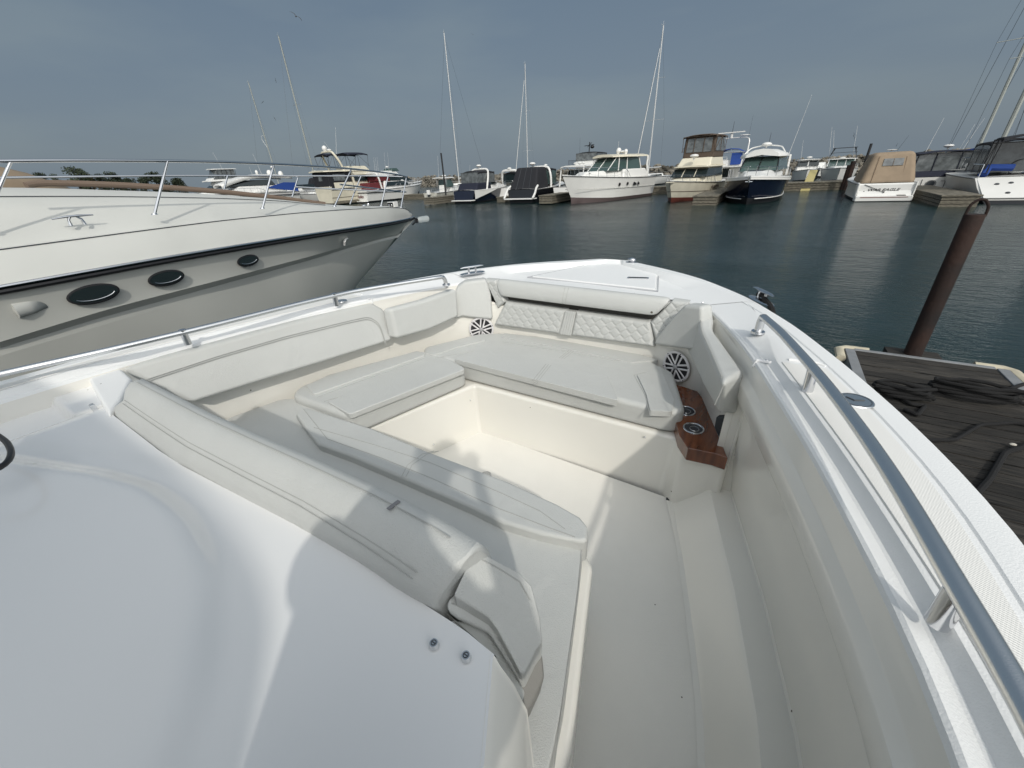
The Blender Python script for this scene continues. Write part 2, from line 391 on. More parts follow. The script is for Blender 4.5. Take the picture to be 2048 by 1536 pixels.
# hull sides, flared down to the water, closed at the bow
def hull_prof(u):
    o = Oo(u); k = max(0, (u-0.5)/2.9)
    return [(o, 1.50), (o*0.985, 1.40), (max(0,o*(0.95-0.10*k)), 1.0), (max(0,o*(0.90-0.35*k)), 0.4), (max(0,o*(0.84-0.62*k)), -0.15), (max(0.0,o*(0.80-0.72*k)), -0.5)]
g = M()
for s in (1,-1): g.loft(side_rows(hull_prof, US, s))
tip = [(x*0.0, 3.34+0.09-0.012*i*i, z) for i,(x,z) in enumerate(hull_prof(3.34))]
for s in (1,-1): g.loft([[(s*x,3.34,z) for x,z in hull_prof(3.34)], [(s*0.14*(1 if i<4 else .3),3.41-0.012*i*i,z) for i,(x,z) in enumerate(hull_prof(3.34))], tip])
g.box(-1.55,1.55,-5.03,-4.99,-0.5,1.50)
g.build('hull', GEL, bow, ang=50)
# rub rail
g = M()
rub = [(Oo(u)+0.006, u, 1.50) for u in US]+[(0.14,3.425,1.50),(0,3.445,1.50)]
g.tube(rub+[(-x,y,z) for x,y,z in rub[::-1][1:]], 0.016, 8)
g.build('rub_rail', mat('grey rub rail', (0.30,0.30,0.30), 0.45), bow)

# gunwale: outer strip, flat ribbed panel, dropped inner ledge and rounded inner lip
def sl(u):
    k = min(1,max(0,(u-1.75)/0.7)); return (0.068+0.13*k, 0.050-0.036*k, 1.520-0.013*k, 0.022*k)
def gun_prof(u):
    o, i = Oo(u), Ii(u)
    return [(o,1.50),(o,1.535),(o-0.008,1.547),(o-0.03,1.551),(o-0.075,1.550),(o-0.079,1.545),(o-0.083,1.545),(o-0.087,1.550),
            (i+0.008+sl(u)[0],1.550),(i+sl(u)[0],1.548),(i+sl(u)[1],sl(u)[2]),(i+sl(u)[1]-0.008,sl(u)[2]-0.001),(i+0.012,1.530-sl(u)[3]),(i+0.004,1.526-sl(u)[3]),(i,1.515-sl(u)[3])]
def coam_prof(u):
    i = Ii(u)
    return [(i,1.515-sl(u)[3]),(i-0.003,1.445),(i-0.006,1.438),(i-0.023,1.415),(i-0.025,1.405),(i-0.022,1.34),(i-0.014,1.322),(i+0.05,1.315)]
US1 = [u for u in US if u <= 2.51]
both(gun_prof, US1, 'gunwale', GELM, ang=25)
both(coam_prof, US1, 'coaming', LINER, ang=25)
# ribbed non skid panels laid on the gunwale, aft of the moulded ridge
def ns_prof(u):
    o, i = Oo(u), Ii(u)
    return [(o-0.098,1.5505),(o-0.100,1.554),(i+0.082,1.554),(i+0.080,1.5505)]
g = M()
us = [1.70-0.05*k for k in range(0,30)]+[-0.5,-1,-2,-4]
for s in (1,-1): g.loft(side_rows(ns_prof, us, s))
g.build('non_skid_panel', NSKID, bow, ang=25)
g = M()
for s in (1,-1):
    o, i = Oo(1.72), Ii(1.72)
    g.tube([(s*(o-0.095),1.73,1.551),(s*(o-0.12),1.745,1.553),(s*(i+0.11),1.735,1.553)],0.006,8)
    g.tube([(s*(i+0.068),1.735,1.53),(s*(i+0.005),1.725,1.533),(s*(i-0.002),1.72,1.505)],0.006,8)
g.build('moulded_ridge', GEL, bow)

# foredeck: raised outer strip, inward sloping facet, lower flat middle
g = M()
def fd(u):
    o = Oo(u); c = max(0.0, interp([(2.50,Ii(2.5)),(2.86,0.66),(3.1,0.43),(3.25,0.22),(3.34,0.10)], u)); w = interp([(2.5,0.198),(2.9,0.13),(3.15,0.02),(3.34,0.008)], u)
    w = min(w, max(0.005,o-c-0.04))
    return [(o,1.50),(o,1.535),(o-0.008,1.547),(o-0.03,1.551),(c+w+0.004,1.551),(c+w,1.550),(c,1.506),(c*0.5,1.512),(0,1.516)]
us = [2.50+0.04*k for k in range(21)]+[3.34]
for s in (1,-1): g.loft(side_rows(fd, us, s))
rt = [[(s_*x,3.34,z) for x,z in fd(3.34)] for s_ in (1,-1)]
for s_ in (1,-1):
    a = [(s_*x,3.34,z) for x,z in fd(3.34)]
    b = [(s_*0.14*k, 3.41, z) for k,z in zip((1,1,.96,.9,.6,.55,.4,.2,0),(1.50,1.535,1.547,1.551,1.551,1.55,1.545,1.545,1.545))]
    c = [(0, yy, z) for yy,z in zip((3.43,3.43,3.425,3.42,3.415,3.412,3.41,3.41,3.41),(1.50,1.535,1.547,1.551,1.551,1.55,1.545,1.545,1.545))]
    g.loft([a,b,c])
g.add([( -0.87,2.50,1.506),(0.87,2.50,1.506),(0.87,2.50,1.46),(-0.87,2.50,1.46)],[(0,1,2,3)])
g.build('foredeck', GELM, bow, ang=20)
# anchor hatch
def hp(px,py): p = at(px,py,z=1.52); return (p.x,p.y)
hat = [hp(1064,553),hp(1186,528),hp(1288,531),hp(1313,540),hp(1311,579)]
g = M(); g.prism(hat,1.508,1.524); hatch = g.build('anchor_hatch', GELM, bow, bevel=0.006, seg=2)
cx_ = sum(p[0] for p in hat)/5; cy_ = sum(p[1] for p in hat)/5
g = M(); rim = [(cx_+(x-cx_)*1.055, cy_+(y-cy_)*1.055, 1.516) for x,y in hat]
g.tube(rim+[rim[0]], 0.0045, 6); g.build('hatch_gutter', mat('hatch gutter', (0.42,0.43,0.45), 0.5), hatch)
p0 = at(1258,556,z=1.525); p1 = at(1294,557,z=1.525)
g = M(); d = (p1-p0); n_ = Vector((-d.y,d.x,0)).normalized()*0.022
g.plate([p0-n_-d*.1, p1-n_+d*.1, p1+n_+d*.1, p0+n_-d*.1], (0,0,0.005)); g.build('latch', STEELB, hatch, bevel=0.002, seg=2)
g = M(); g.plate([p0-n_*.6+Vector((0,0,.0055)), p1-n_*.6+Vector((0,0,.0055)), p1+n_*.6+Vector((0,0,.0055)), p0+n_*.6+Vector((0,0,.0055))], (0,0,0.001)); g.build('latch_handle', DGREY, hatch, smooth=False)
# bow light
p = at(1263,525,z=1.55)
g = M(); g.sph((p.x,p.y,p.z+0.002),0.05,0.03,0.006); g.sph((p.x,p.y,p.z+0.022),0.035,0.024,0.018,12,8); g.build('bow_light', STEEL, bow)

# cockpit sole
g = M()
row = [(-5,1.12),(-0.6,1.32),(0.2,1.33),(0.69,1.29),(1.0,1.20),(1.4,1.09),(1.79,0.96)]
fl = [(v,u,0.6) for u,v in row]+[(-0.42,1.83,0.6),(-0.75,0.98,0.6),(-1.5,0.5,0.6),(-1.5,-5,0.6)]
g.add(fl,[tuple(range(len(fl)))]); g.build('cockpit_sole', FLOOR, bow, smooth=False)
# starboard inner side: fillet, sloped plinth, narrow shelf, recessed wall
FE = smoothtab([(-5,1.12),(-0.6,1.32),(0.2,1.335),(0.69,1.29),(1.0,1.21),(1.4,1.09),(1.79,0.955)],80,2)
def inner(u):
    i = Ii(u); f = interp(FE,u)
    si = interp([(-5,i-.1),(0.68,1.39),(1.2,1.27),(1.91,1.06)],u) if u>0.3 else i-0.055
    so = si+0.095
    return [(f-0.03,0.602),(f-0.008,0.606),(f+0.012,0.625),(si-0.012,0.785),(si+0.004,0.80),(so,0.803),(so+0.006,0.815),(so-0.020,1.0),(so-0.035,1.25),(so-0.035,1.32)]
us = [-5,-3,-2,-1,-0.5,0,0.2,0.4,0.6,0.8,1.0,1.2,1.4,1.6,1.76]
g = M(); g.loft(side_rows(inner, us, 1))
# end wall where the seating begins
pr = inner(1.76)
e = [(x,1.76,z) for x,z in pr]+[(1.14,1.76,1.33),(1.14,1.76,0.62)]
g.add([(1.10,1.76,0.62),(1.46,1.76,0.62),(1.46,1.76,1.34),(1.10,1.76,1.34)],[(0,1,2,3)])
g.build('side_liner', LINER, bow, ang=30)
g = M(); g.tube([(1.150,1.757,0.82),(1.163,1.757,1.0),(1.172,1.757,1.33)],0.008,8); g.build('liner_corner', LINER, bow)
# low moulded tread strip along the sole
g = M()
tr = curve([at(1340,1003,z=0.603), at(1372,1130,z=0.603), at(1400,1300,z=0.603), at(1418,1536,z=0.603), (1.27,-0.3,0.603)],30,2)
g.loft([[p+Vector((dx,0,dz)) for dx,dz in ((-0.022,0),(-0.012,0.0035),(0.01,0.0035),(0.02,0))] for p in tr]); g.build('sole_seam', LINER, bow)

# seat bases and inner wall of the bow
WT = [(0.45,1.45),(0.6,1.43),(1.12,1.31),(1.70,1.15),(2.0,1.04),(2.28,0.94)]
def wall_line(s, u0): return [(s*interp(WT,u), u) for u in [u0+(2.28-u0)*i/12 for i in range(13)]]
g = M()
wl = wall_line(-1,0.3)+[(-0.62,2.47),(0.62,2.47)]+wall_line(1,1.757)[::-1]
g.loft([[(x,y,0.96) for x,y in wl],[(x,y,1.34) for x,y in wl],[(x*1.012,y+0.03,1.345 if y>2.4 else 1.488) for x,y in wl]])
g.build('bow_liner', LINER, bow, ang=40)
base = [(-0.42,1.84),(0.90,1.84),(0.95,1.735),(1.10,1.71),(1.165,1.72),(1.17,2.0),(0.96,2.30),(0.62,2.49),(-0.62,2.49),(-0.96,2.30),(-1.17,1.75),(-1.33,1.15),(-1.42,0.6),(-1.44,0.25),(-0.9,0.25),(-0.72,0.98)]
g = M(); g.frust([(-0.395,1.815),(0.88,1.815),(0.955,1.76),(1.05,1.755)]+base[4:-1]+[(-0.70,0.98)],0.55,base,0.975)
g.build('seat_base', LINER, bow, bevel=0.022, seg=4)
sb = []
for px,py,yy in ((1290,874,1.825),(941,800,None),(867,889,None)):
    if yy: p = at(px,py,y=yy)
    else: p = at(px,py,z=0.9 if px>900 else 0.68)
    g = M(); g.sph(p,0.006,0.006,0.006,10,6); g.build('drain_screw', STEELB, bow)
p = at(1471,911,y=1.755); g = M(); g.sph(p,0.007,0.005,0.007,10,6); g.build('drain_screw', STEELB, bow)
p = at(1337,998,z=0.608); g = M(); g.box(p.x-0.012,p.x+0.012,p.y-0.006,p.y+0.006,0.603,0.612); g.build('sole_clip', DGREY, bow)
p = at(972,950,z=0.605); g = M(); g.cyl((p.x,p.y,0.602),(p.x,p.y,0.607),0.035,0.033,20); g.build('drain', STEELB, bow)

# ---- cushions
def P2(lst, z): return [tuple(at(a,b,z=z)[:2]) for a,b in lst]
def cushion(name, pts, z0, z1, bev=0.032, m=VINYL, parent=bow, seams=(), seg=5):
    g = M(); g.prism(pts,z0,z1); o = g.build(name, m, parent, bevel=bev, seg=seg)
    for sm in seams:
        k = M(); k.tube([(a,b,z1+0.0003) for a,b in sm],0.0022,6); k.build('seam', SEAM, o)
    return o
def rnd(pts, r=0.05, n=4):
    out=[]
    for i,p in enumerate(pts):
        p=Vector(p); a=Vector(pts[i-1]); b=Vector(pts[(i+1)%len(pts)])
        da=(a-p); db=(b-p); ra=min(r,da.length*.45); rb=min(r,db.length*.45)
        A=p+da.normalized()*ra; B=p+db.normalized()*rb
        for k in range(n+1):
            t=k/n; out.append(tuple((A*(1-t)**2+p*2*t*(1-t)+B*t*t)[:]))
    return out
bc = rnd([(-0.43,1.85),(0.86,1.85),(0.925,1.90),(0.775,2.33),(0.55,2.46),(-0.55,2.46),(-0.74,2.36),(-0.965,1.94),(-0.86,1.85)],0.05)
bowc = cushion('bow_cushion', bc, 0.985, 1.125, 0.030, seams=([tuple(at(a,b,z=1.125)[:2]) for a,b in ((1005,684),(1120,702),(1230,722),(1310,722))],
   [tuple(at(a,b,z=1.125)[:2]) for a,b in ((1322,738),(1268,750),(1290,790),(1300,832))],
   [tuple(at(a,b,z=1.125)[:2]) for a,b in ((965,700),(870,716),(905,690),(990,678))][0:2]))
pad = rnd(P2([(908,722),(962,701),(1213,754),(1236,806)],1.125),0.02)
cushion('raised_pad', pad, 1.10, 1.142, 0.012, parent=bow, seg=4)
g = M()
for k in (0,0.018,0.036):
    a = at(1062,765,z=1.143); b = at(1092,728,z=1.143); g.tube([(a.x+k,a.y,1.1425),(b.x+k,b.y,1.1425)],0.0016,6)
    a = at(1118,716,z=1.126); b = at(1140,699,z=1.126); g.tube([(a.x+k,a.y,1.1255),(b.x+k,b.y,1.1255)],0.0016,6)
g.build('seam', SEAM, bow)
pc = rnd([(-0.665,1.02),(-0.44,1.80),(-0.62,1.87),(-0.93,1.90),(-1.27,1.12),(-1.20,1.01)],0.06)
portc = cushion('port_cushion', pc, 0.985, 1.125, 0.032)
for q in ([(612,774),(660,752),(836,704),(852,712),(628,792)],[(655,806),(878,721),(925,735),(930,741),(700,832)]):
    cushion('cushion_panel', rnd(P2(q,1.125),0.02), 1.10, 1.137, 0.011, parent=portc, seg=4)
for q in ([(1008,668),(1130,682),(1262,706),(1318,722),(1262,727),(1120,697),(1003,676)],[(1274,752),(1322,738),(1348,800),(1344,826),(1300,824),(1292,790)],[(848,708),(905,692),(960,676),(972,682),(915,696),(868,712)]):
    cushion('cushion_panel', rnd(P2(q,1.125),0.015), 1.10, 1.134, 0.009, parent=bowc, seg=4)
g = M(); g.tube([tuple(at(a,b,z=1.1255)) for a,b in ((634,795),(700,770),(780,742),(850,716))],0.0020,6); g.tube([tuple(at(a,b,z=1.1255)) for a,b in ((648,803),(720,782),(800,752),(872,722))],0.0025,6); g.build('seam', SEAM, portc)

# ---- bow backrest: quilted lower panel, wings, padded head roll with an open slot between
def quilt_h(a, b):
    # hexagon cells with small lozenges between: depth of stitched grooves
    s = 0.057; best = 9; sec = 9
    q = a/(s*1.25); r_ = b/(s*0.70)
    row0 = math.floor(r_)
    for j in range(row0-1,row0+3):
        off = 0.5*(j%2)
        c0 = math.floor(q-off)
        for i in range(c0-1,c0+3):
            dx = (q-(i+off))*1.25; dy = (r_-j)*0.70*1.05
            d = sqrt(dx*dx+dy*dy)*(1.0 if (i+j//2)%2 else 1.12)
            if d < best: sec = best; best = d
            elif d < sec: sec = d
    e = sec-best
    return -0.0036*math.exp(-(e/0.11)**2)+0.0016*min(1,e*2)
def quilt(quad, na, nb, nrm=(0,-1,0)):
    A,B,C,D = [Vector(p) for p in quad]   # bottom-left, bottom-right, top-right, top-left
    nrm = Vector(nrm); rows=[]
    for j in range(nb+1):
        r=[]
        for i in range(na+1):
            s,t=i/na,j/nb; p=(A*(1-s)+B*s)*(1-t)+(D*(1-s)+C*s)*t
            ed=min(min(s,1-s)*na,min(t,1-t)*nb); fall=min(1,ed/4)
            r.append(p+nrm*(quilt_h(p.x,p.z)*fall-0.016*(1-fall)**2))
        rows.append(r)
    g=M().loft(rows)
    bd=[rows[0][i] for i in range(na+1)]+[rows[j][na] for j in range(1,nb+1)]+[rows[nb][i] for i in range(na-1,-1,-1)]+[rows[j][0] for j in range(nb-1,0,-1)]
    g.loft([bd,[p-nrm*0.05 for p in bd]],closed=True)
    return g
br = M(); YB=2.415
br.plate([at(985,566,y=2.51),at(1362,603,y=2.51),at(1308,690,y=2.50),at(990,648,y=2.50)],(0,0.02,0))
back = br.build('bow_backrest', SLOT, bow)
BL,BR_,TR,TL = at(987,650,y=YB),at(1308,695,y=YB),at(1300,645,y=YB+0.03),at(1010,604,y=YB+0.03)
mb_ = at(1140,672,y=YB); mt_ = at(1152,625,y=YB+0.03)
mb_.z=lerp(BL.z,BR_.z,.5); 
for quad,nn in (((BL,BL.lerp(BR_,.465),TL.lerp(TR,.465),TL),96),((BL.lerp(BR_,.535),BR_,TR,TL.lerp(TR,.535)),96)):
    quilt(quad,nn,40).build('quilted_panel', VINYL, back, ang=80)
g=M(); g.plate([BL.lerp(BR_,.463)+Vector((0,-.004,0)),BL.lerp(BR_,.537)+Vector((0,-.004,0)),TL.lerp(TR,.537)+Vector((0,-.004,0)),TL.lerp(TR,.463)+Vector((0,-.004,0))],(0,0.05,0)); cb=g.build('centre_band',VINYL,back,bevel=0.006)
g=M()
for k in (.485,.5,.515,.47,.53): g.tube([BL.lerp(BR_,k)+Vector((0,-.0045,0)),TL.lerp(TR,k)+Vector((0,-.0045,0))],0.0013,5)
g.build('seam',SEAM,cb)
for quad,na in (((TL+Vector((-.075,0,-.06)),TL+Vector((.0,0,0)),at(990,561,y=2.47),at(968,559,y=2.48)),30),
             ((TR-Vector((0,0,0)),at(1313,690,y=YB),at(1378,606,y=2.45),at(1345,601,y=2.47)),44)):
    quilt(quad,na,50).build('quilted_panel', VINYL, back, ang=80)
# head roll
g=M(); T0,T1=at(990,559,y=2.47),at(1346,599,y=2.47); B0,B1=at(1000,591,y=2.44),at(1314,631,y=2.44); rows=[]
for i in range(25):
    s=i/24; t=T0.lerp(T1,s); b=B0.lerp(B1,s); k=1-0.35*(abs(2*s-1)**6)
    rows.append([t+Vector((0,0.06,0.0)),t+Vector((0,0.02,0.006)),t+Vector((0,-0.015*k,0.002)),t.lerp(b,.3)+Vector((0,-0.024*k,0)),t.lerp(b,.7)+Vector((0,-0.026*k,0)),b+Vector((0,-0.014*k,0)),b+Vector((0,0.0,-.004)),b+Vector((0,0.05,0))])
hr=g.loft(rows,closed=True,caps=True).build('head_roll',VINYL,back,ang=60,sub=1)
g=M()
for k in (.455,.475): 
    t=T0.lerp(T1,k); b=B0.lerp(B1,k); g.tube([t+Vector((0,-0.012,0.003)),t.lerp(b,.3)+Vector((0,-0.0235,0)),t.lerp(b,.7)+Vector((0,-0.0255,0)),b+Vector((0,-0.014,0))],0.0014,5)
g.build('seam',SEAM,hr)

def on_plane(px,py,p0,p1,p2,off=0.006):
    n=(p1-p0).cross(p2-p0).normalized()
    if n.dot(CAM-p0)<0: n=-n
    d=(at(px,py,z=1)-CAM).normalized(); t=(p0+n*off-CAM).dot(n)/d.dot(n); return CAM+d*t
# ---- port side bolsters (padded panels on the inner wall)
def bolster(name, px_top, zt, px_bot, zb, off=(-0.075,-0.02,0), bev=0.024, seams=True):
    pl_=(at(*px_top[0],z=zt),at(*px_top[-2],z=zt),at(*px_bot[0],z=zb))
    tp=[on_plane(a,b,*pl_,0) for a,b in px_top]; bt=[on_plane(a,b,*pl_,0) for a,b in px_bot]
    g=M(); g.plate(tp+bt[::-1], off); return g.build(name,VINYL,bow,bevel=bev,seg=4)
b1=bolster('side_bolster', [(238,737),(400,694),(600,640),(745,604),(770,618)],1.515, [(388,806),(520,764),(650,724),(786,681),(786,668)],1.265)
def on_plane(px,py,p0,p1,p2,off=0.006):
    n=(p1-p0).cross(p2-p0).normalized()
    if n.dot(CAM-p0)<0: n=-n
    d=(at(px,py,z=1)-CAM).normalized(); t=(p0+n*off-CAM).dot(n)/d.dot(n); return CAM+d*t
BP=(at(238,737,z=1.515),at(745,604,z=1.515),at(388,806,z=1.265))
g=M()
for q in (0,4): g.tube(curve([on_plane(a,b+q,*BP) for a,b in ((290,760),(440,711),(571,673),(700,641),(738,633),(757,645),(765,664),(771,686))],50,1),0.0018,6)
g.build('seam',SEAM,b1)
b2=bolster('side_bolster', [(782,618),(850,600),(915,577)],1.475, [(795,678),(860,660),(918,634)],1.265)
# corner bolsters
def poly_bolster(name, pts, off, bev=0.022):
    g=M(); g.plate(pts,off); return g.build(name,VINYL,bow,bevel=bev,seg=4)
PB=(at(973,560,y=2.46),at(984,642,y=2.41),at(912,575,z=1.49))
pcb=poly_bolster('corner_bolster',[on_plane(a,b,*PB) for a,b in ((906,590),(916,572),(930,563),(972,558),(982,590),(986,640),(940,636),(925,634),(908,640))],(-0.05,0.07,0))
QB=(at(1306,688,y=2.42),at(1404,612,y=2.25),at(1396,700,y=2.22))
scb=poly_bolster('corner_bolster',[on_plane(a,b,*QB) for a,b in ((1368,609),(1345,632),(1310,676),(1305,690),(1340,695),(1394,702),(1404,660),(1403,613))],(0.05,0.075,0))
# starboard long bolster with a broad padded top
A1=at(1398,640,z=1.485); A2=at(1440,770,z=1.455)
rows=[]
inn_t=[at(1404,618,z=1.525),at(1398,640,z=1.50),at(1400,662,z=1.475),at(1420,705,z=1.465),at(1446,768,z=1.455)]
out_t=[at(1425,612,z=1.525),at(1427,640,z=1.50),at(1424,655,z=1.48),at(1450,690,z=1.475),at(1488,742,z=1.465)]
inn_b=[at(1372,700,z=1.28),at(1378,712,z=1.27),at(1385,725,z=1.265),at(1405,770,z=1.26),at(1437,826,z=1.25)]
out_b=[at(1425,612,z=1.525)+Vector((.03,0,-.26)),at(1427,640,z=1.5)+Vector((.03,0,-.24)),at(1424,655,z=1.48)+Vector((.03,0,-.22)),at(1450,690,z=1.475)+Vector((.03,0,-.22)),at(1476,832,z=1.25)]
g=M()
I_=resample(inn_t,14);O_=resample(out_t,14);IB=resample(inn_b,14);OB=resample(out_b,14)
g.loft([[IB[i],I_[i],O_[i],OB[i]] for i in range(14)],closed=True,caps=True)
slb=g.build('side_bolster',VINYL,bow,bevel=0.024,seg=5)
g=M(); g.tube([p+Vector((0.006,0,0.0)) for p in smoothpts(I_,1)][:13],0.0022,6)
q=I_[13]; g.tube([q+Vector((.004,.01,-.004)),q+Vector((-.004,-.003,-.05)),q+Vector((-.012,-.008,-.10))],0.002,6); g.build('seam',SEAM,slb)

# ---- speakers
def speaker(c, ax, r):
    ax=Vector(ax).normalized(); c=Vector(c); t=thing_part('speaker'); t.location=c
    q=ax.to_track_quat('Z','Y'); t.rotation_euler=q.to_euler()
    g=M(); g.ring((0,0,0.010),(0,0,1),r*0.92,r*0.085,40,8,0.7); g.build('speaker_ring',SPKW,t)
    g=M(); rows=[[(rr*cos(2*pi*k/32),rr*sin(2*pi*k/32),zz) for k in range(32)] for rr,zz in ((r*.9,0.006),(r*.78,0.005),(r*.75,0.003),(r*.25,0.001),(r*.02,0.001))]
    g.loft(rows,closed=True); g.build('speaker_cone',CONE,t)
    g=M()
    for k in range(6):
        a=k*pi/3+0.3
        for o_ in (-0.10,0.10):
            d=Vector((cos(a),sin(a),0)); n=Vector((-sin(a),cos(a),0))*r*o_
            g.tube([d*r*0.16+n+Vector((0,0,.016)),d*r*0.88+n*1.6+Vector((0,0,.013))],r*0.058,6,0.5)
    g.build('speaker_grille',SPKW,t)
    g=M(); g.sph((0,0,0.019),r*.17,r*.17,.006,16,6); g.build('speaker_cap',mat('speaker badge',(0.35,0.35,0.36),0.4),t)
    g=M()
    for k in range(6):
        a=k*pi/3+0.3; g.sph((r*.93*cos(a),r*.93*sin(a),0.017),.004,.004,.002,8,4)
    g.build('speaker_screws',BLACK,t)
def thing_part(name):
    o=bpy.data.objects.new(name,None); COL.objects.link(o); o.parent=bow; return o
for s,px,py in ((1,1355,736),(-1,963,656)):
    A=Vector((s*0.62,2.47,0)); B=Vector((s*0.94,2.28,0)); d=(B-A).normalized(); n=Vector((-d.y,d.x,0))*(1 if s<0 else -1)
    if n.y>0: n=-n
    ray=(at(px,py,z=1)-CAM).normalized(); tt=(A-CAM).dot(n)/ray.dot(n); c=CAM+ray*tt
    c.z=1.145 if s>0 else 1.15
    speaker(c+n*0.006,n,0.102)

# ---- teak side table with two cup holders and a dark phone pocket
wd=P2([(1333,768),(1395,783),(1406,797),(1456,917),(1430,908),(1376,897),(1359,872)],1.05)
wd=[(0.735,2.32)]+wd[1:]
g=M(); g.prism(wd,0.978,1.053); tb=g.build('teak_table',WOOD,bow,bevel=0.005)
for px,py in ((1387,857),(1371,822)):
    p=at(px,py,z=1.055)
    g=M(); g.ring((p.x,p.y,1.056),(0,0,1),0.047,0.0045,32,8); ch=g.build('cup_holder',STEEL,tb)
    g=M(); g.cyl((p.x,p.y,1.0535),(p.x,p.y,1.0545),0.045,0.045,28); g.build('cup_well',CONE,ch)
    g=M(); g.ring((p.x+0.004,p.y,1.0552),(0,0,1),0.022,0.0012,24,5); g.build('cup_well_base',STEELB,ch)
pts=[at(a,b,y=1.90) for a,b in ((1428,834),(1452,833),(1462,856),(1452,884),(1438,878),(1426,850))]
ctr=Vector((0,0,0))
X0=1.128
pts=[at(a,b,x=x_) for a,b,x_ in ((1432,833,1.10),(1451,833,1.12),(1461,856,1.14),(1453,883,1.135),(1438,877,1.12),(1428,853,1.10))]
g=M(); g.plate([at(a,b,y=1.79) for a,b in ((1432,834),(1452,834),(1462,856),(1454,883),(1439,878),(1428,855))],(0.01,0.03,0)); g.build('phone_pocket',DGREY,bow,bevel=0.005)

# ---- forward lounge: seat, raised front rim, reclined backrest, armrest
lb=[(-1.40,0.2),(-1.36,0.93),(-0.74,1.0),(0.60,0.985),(0.745,0.965),(0.80,0.92),(0.86,0.70),(0.945,0.40),(0.975,0.1),(0.99,-0.4),(0.99,-5),(-1.4,-5)]
g=M(); g.prism(lb,0.55,0.965); g.build('lounge_base',LINER,bow,bevel=0.02,seg=3)
ls=[(-1.40,0.22),(-1.37,0.75),(-1.30,1.00),(-1.20,1.055),(-1.0,1.04),(0.55,0.985),(0.70,0.96),(0.765,0.90),(0.825,0.70),(0.90,0.44),(0.925,0.31),(0.95,-0.3),(0.6,-0.3),(0.6,0.22)]
lsc=cushion('lounge_seat',rnd(ls,0.03,3),0.962,1.075,0.03)
k=M(); k.tube([tuple(at(a,b,z=1.0758)) for a,b in ((1163,1095),(1157,1180),(1131,1360),(1108,1536))],0.0014,6); k.tube([tuple(at(a,b,z=1.0765)) for a,b in ((520,808),(560,790),(598,778))],0.002,6); k.build('seam',SEAM,lsc)
rim_o=[(607,813),(660,829),(745,856),(860,903),(1012,960),(1114,1006),(1160,1032),(1177,1052),(1176,1080)]
rim_i=[(1160,1083),(1085,1067),(1007,1044),(940,1012),(807,955),(700,910),(636,887),(612,858),(591,829),(596,818)]
rp=P2(rim_o+rim_i,1.12)
rimc=cushion('lounge_rim',rp,1.0,1.12,0.016,seg=4)
k=M(); k.tube([tuple(at(a,b,z=1.1205)) for a,b in ((607,818),(655,878),(760,915),(860,955),(1000,1018),(1100,1056),(1150,1074))],0.0018,6)
k.tube([tuple(at(a,b,z=1.1205)) for a,b in ((628,855),(750,890),(860,925),(1000,985),(1080,1022),(1130,1058))],0.0018,6)
for q in (0,9): k.tube([tuple(at(a+q,b,z=1.1205)) for a,b in ((803,953),(815,930),(845,908),(868,902))],0.0016,6)
k.build('seam',SEAM,rimc)
# backrest
Rn=resample([at(a,b,z=1.475) for a,b in ((218,828),(280,876),(350,931),(470,995),(600,1062),(740,1143),(872,1241))],30)
Rs=resample([at(a,b,z=1.555) for a,b in ((236,800),(300,845),(372,893),(480,950),(600,1012),(740,1098),(866,1186))],30)
Rf=resample([at(a,b,z=1.615) for a,b in ((262,757),(330,792),(400,829),(500,875),(600,919),(760,993),(860,1046),(945,1102))],30)
rows=[]
for i in range(30):
    a,b,c=Rn[i],Rs[i],Rf[i]
    e=min(i,29-i); sh=0.012 if e==0 else (0.004 if e==1 else 0)
    m1=a.lerp(b,.5)+Vector((0,-.010+sh,0.002)); m2=b.lerp(c,.5)+Vector((0,0.0,0.012-sh))
    rows.append([Vector((a.x,a.y+0.02,1.25)),a+Vector((0,sh,0)),m1,b+Vector((0,sh,-sh*.5)),m2,c+Vector((0,-sh,-sh)),c+Vector((0.0,0.028,-0.012)),c+Vector((0,0.055,-0.06)),c+Vector((0,0.16,-0.50)),Vector((a.x,a.y+0.05,1.06))])
g=M(); g.loft(rows,closed=True,caps=True); bk=g.build('lounge_backrest',VINYL,bow,ang=70)
md=bk.modifiers.new('b','BEVEL'); md.width=0.012; md.segments=3; md.limit_method='ANGLE'; md.angle_limit=R(60)
k=M(); k.tube([p+Vector((0,-.001,.0012)) for p in Rs[1:-1]],0.0013,6); k.tube([p+Vector((0,-.004,.002)) for p in Rf[1:-1]],0.0014,6)
k.tube([p.lerp(q,.12)+Vector((0,0,.003)) for p,q in zip(Rs[1:-1],Rf[1:-1])],0.0014,6); k.build('seam',SEAM,bk)
c_=Rf[25]; g=M(); g.plate([c_+Vector((0,-0.02,0.002)),c_+Vector((0.009,-0.02,0.002)),c_+Vector((0.009,0.012,-0.001)),c_+Vector((0,0.012,-0.001))],(0,0,0.003)); g.build('care_label',mat('grey woven label',(0.2,0.2,0.21),0.8),bk,smooth=False)
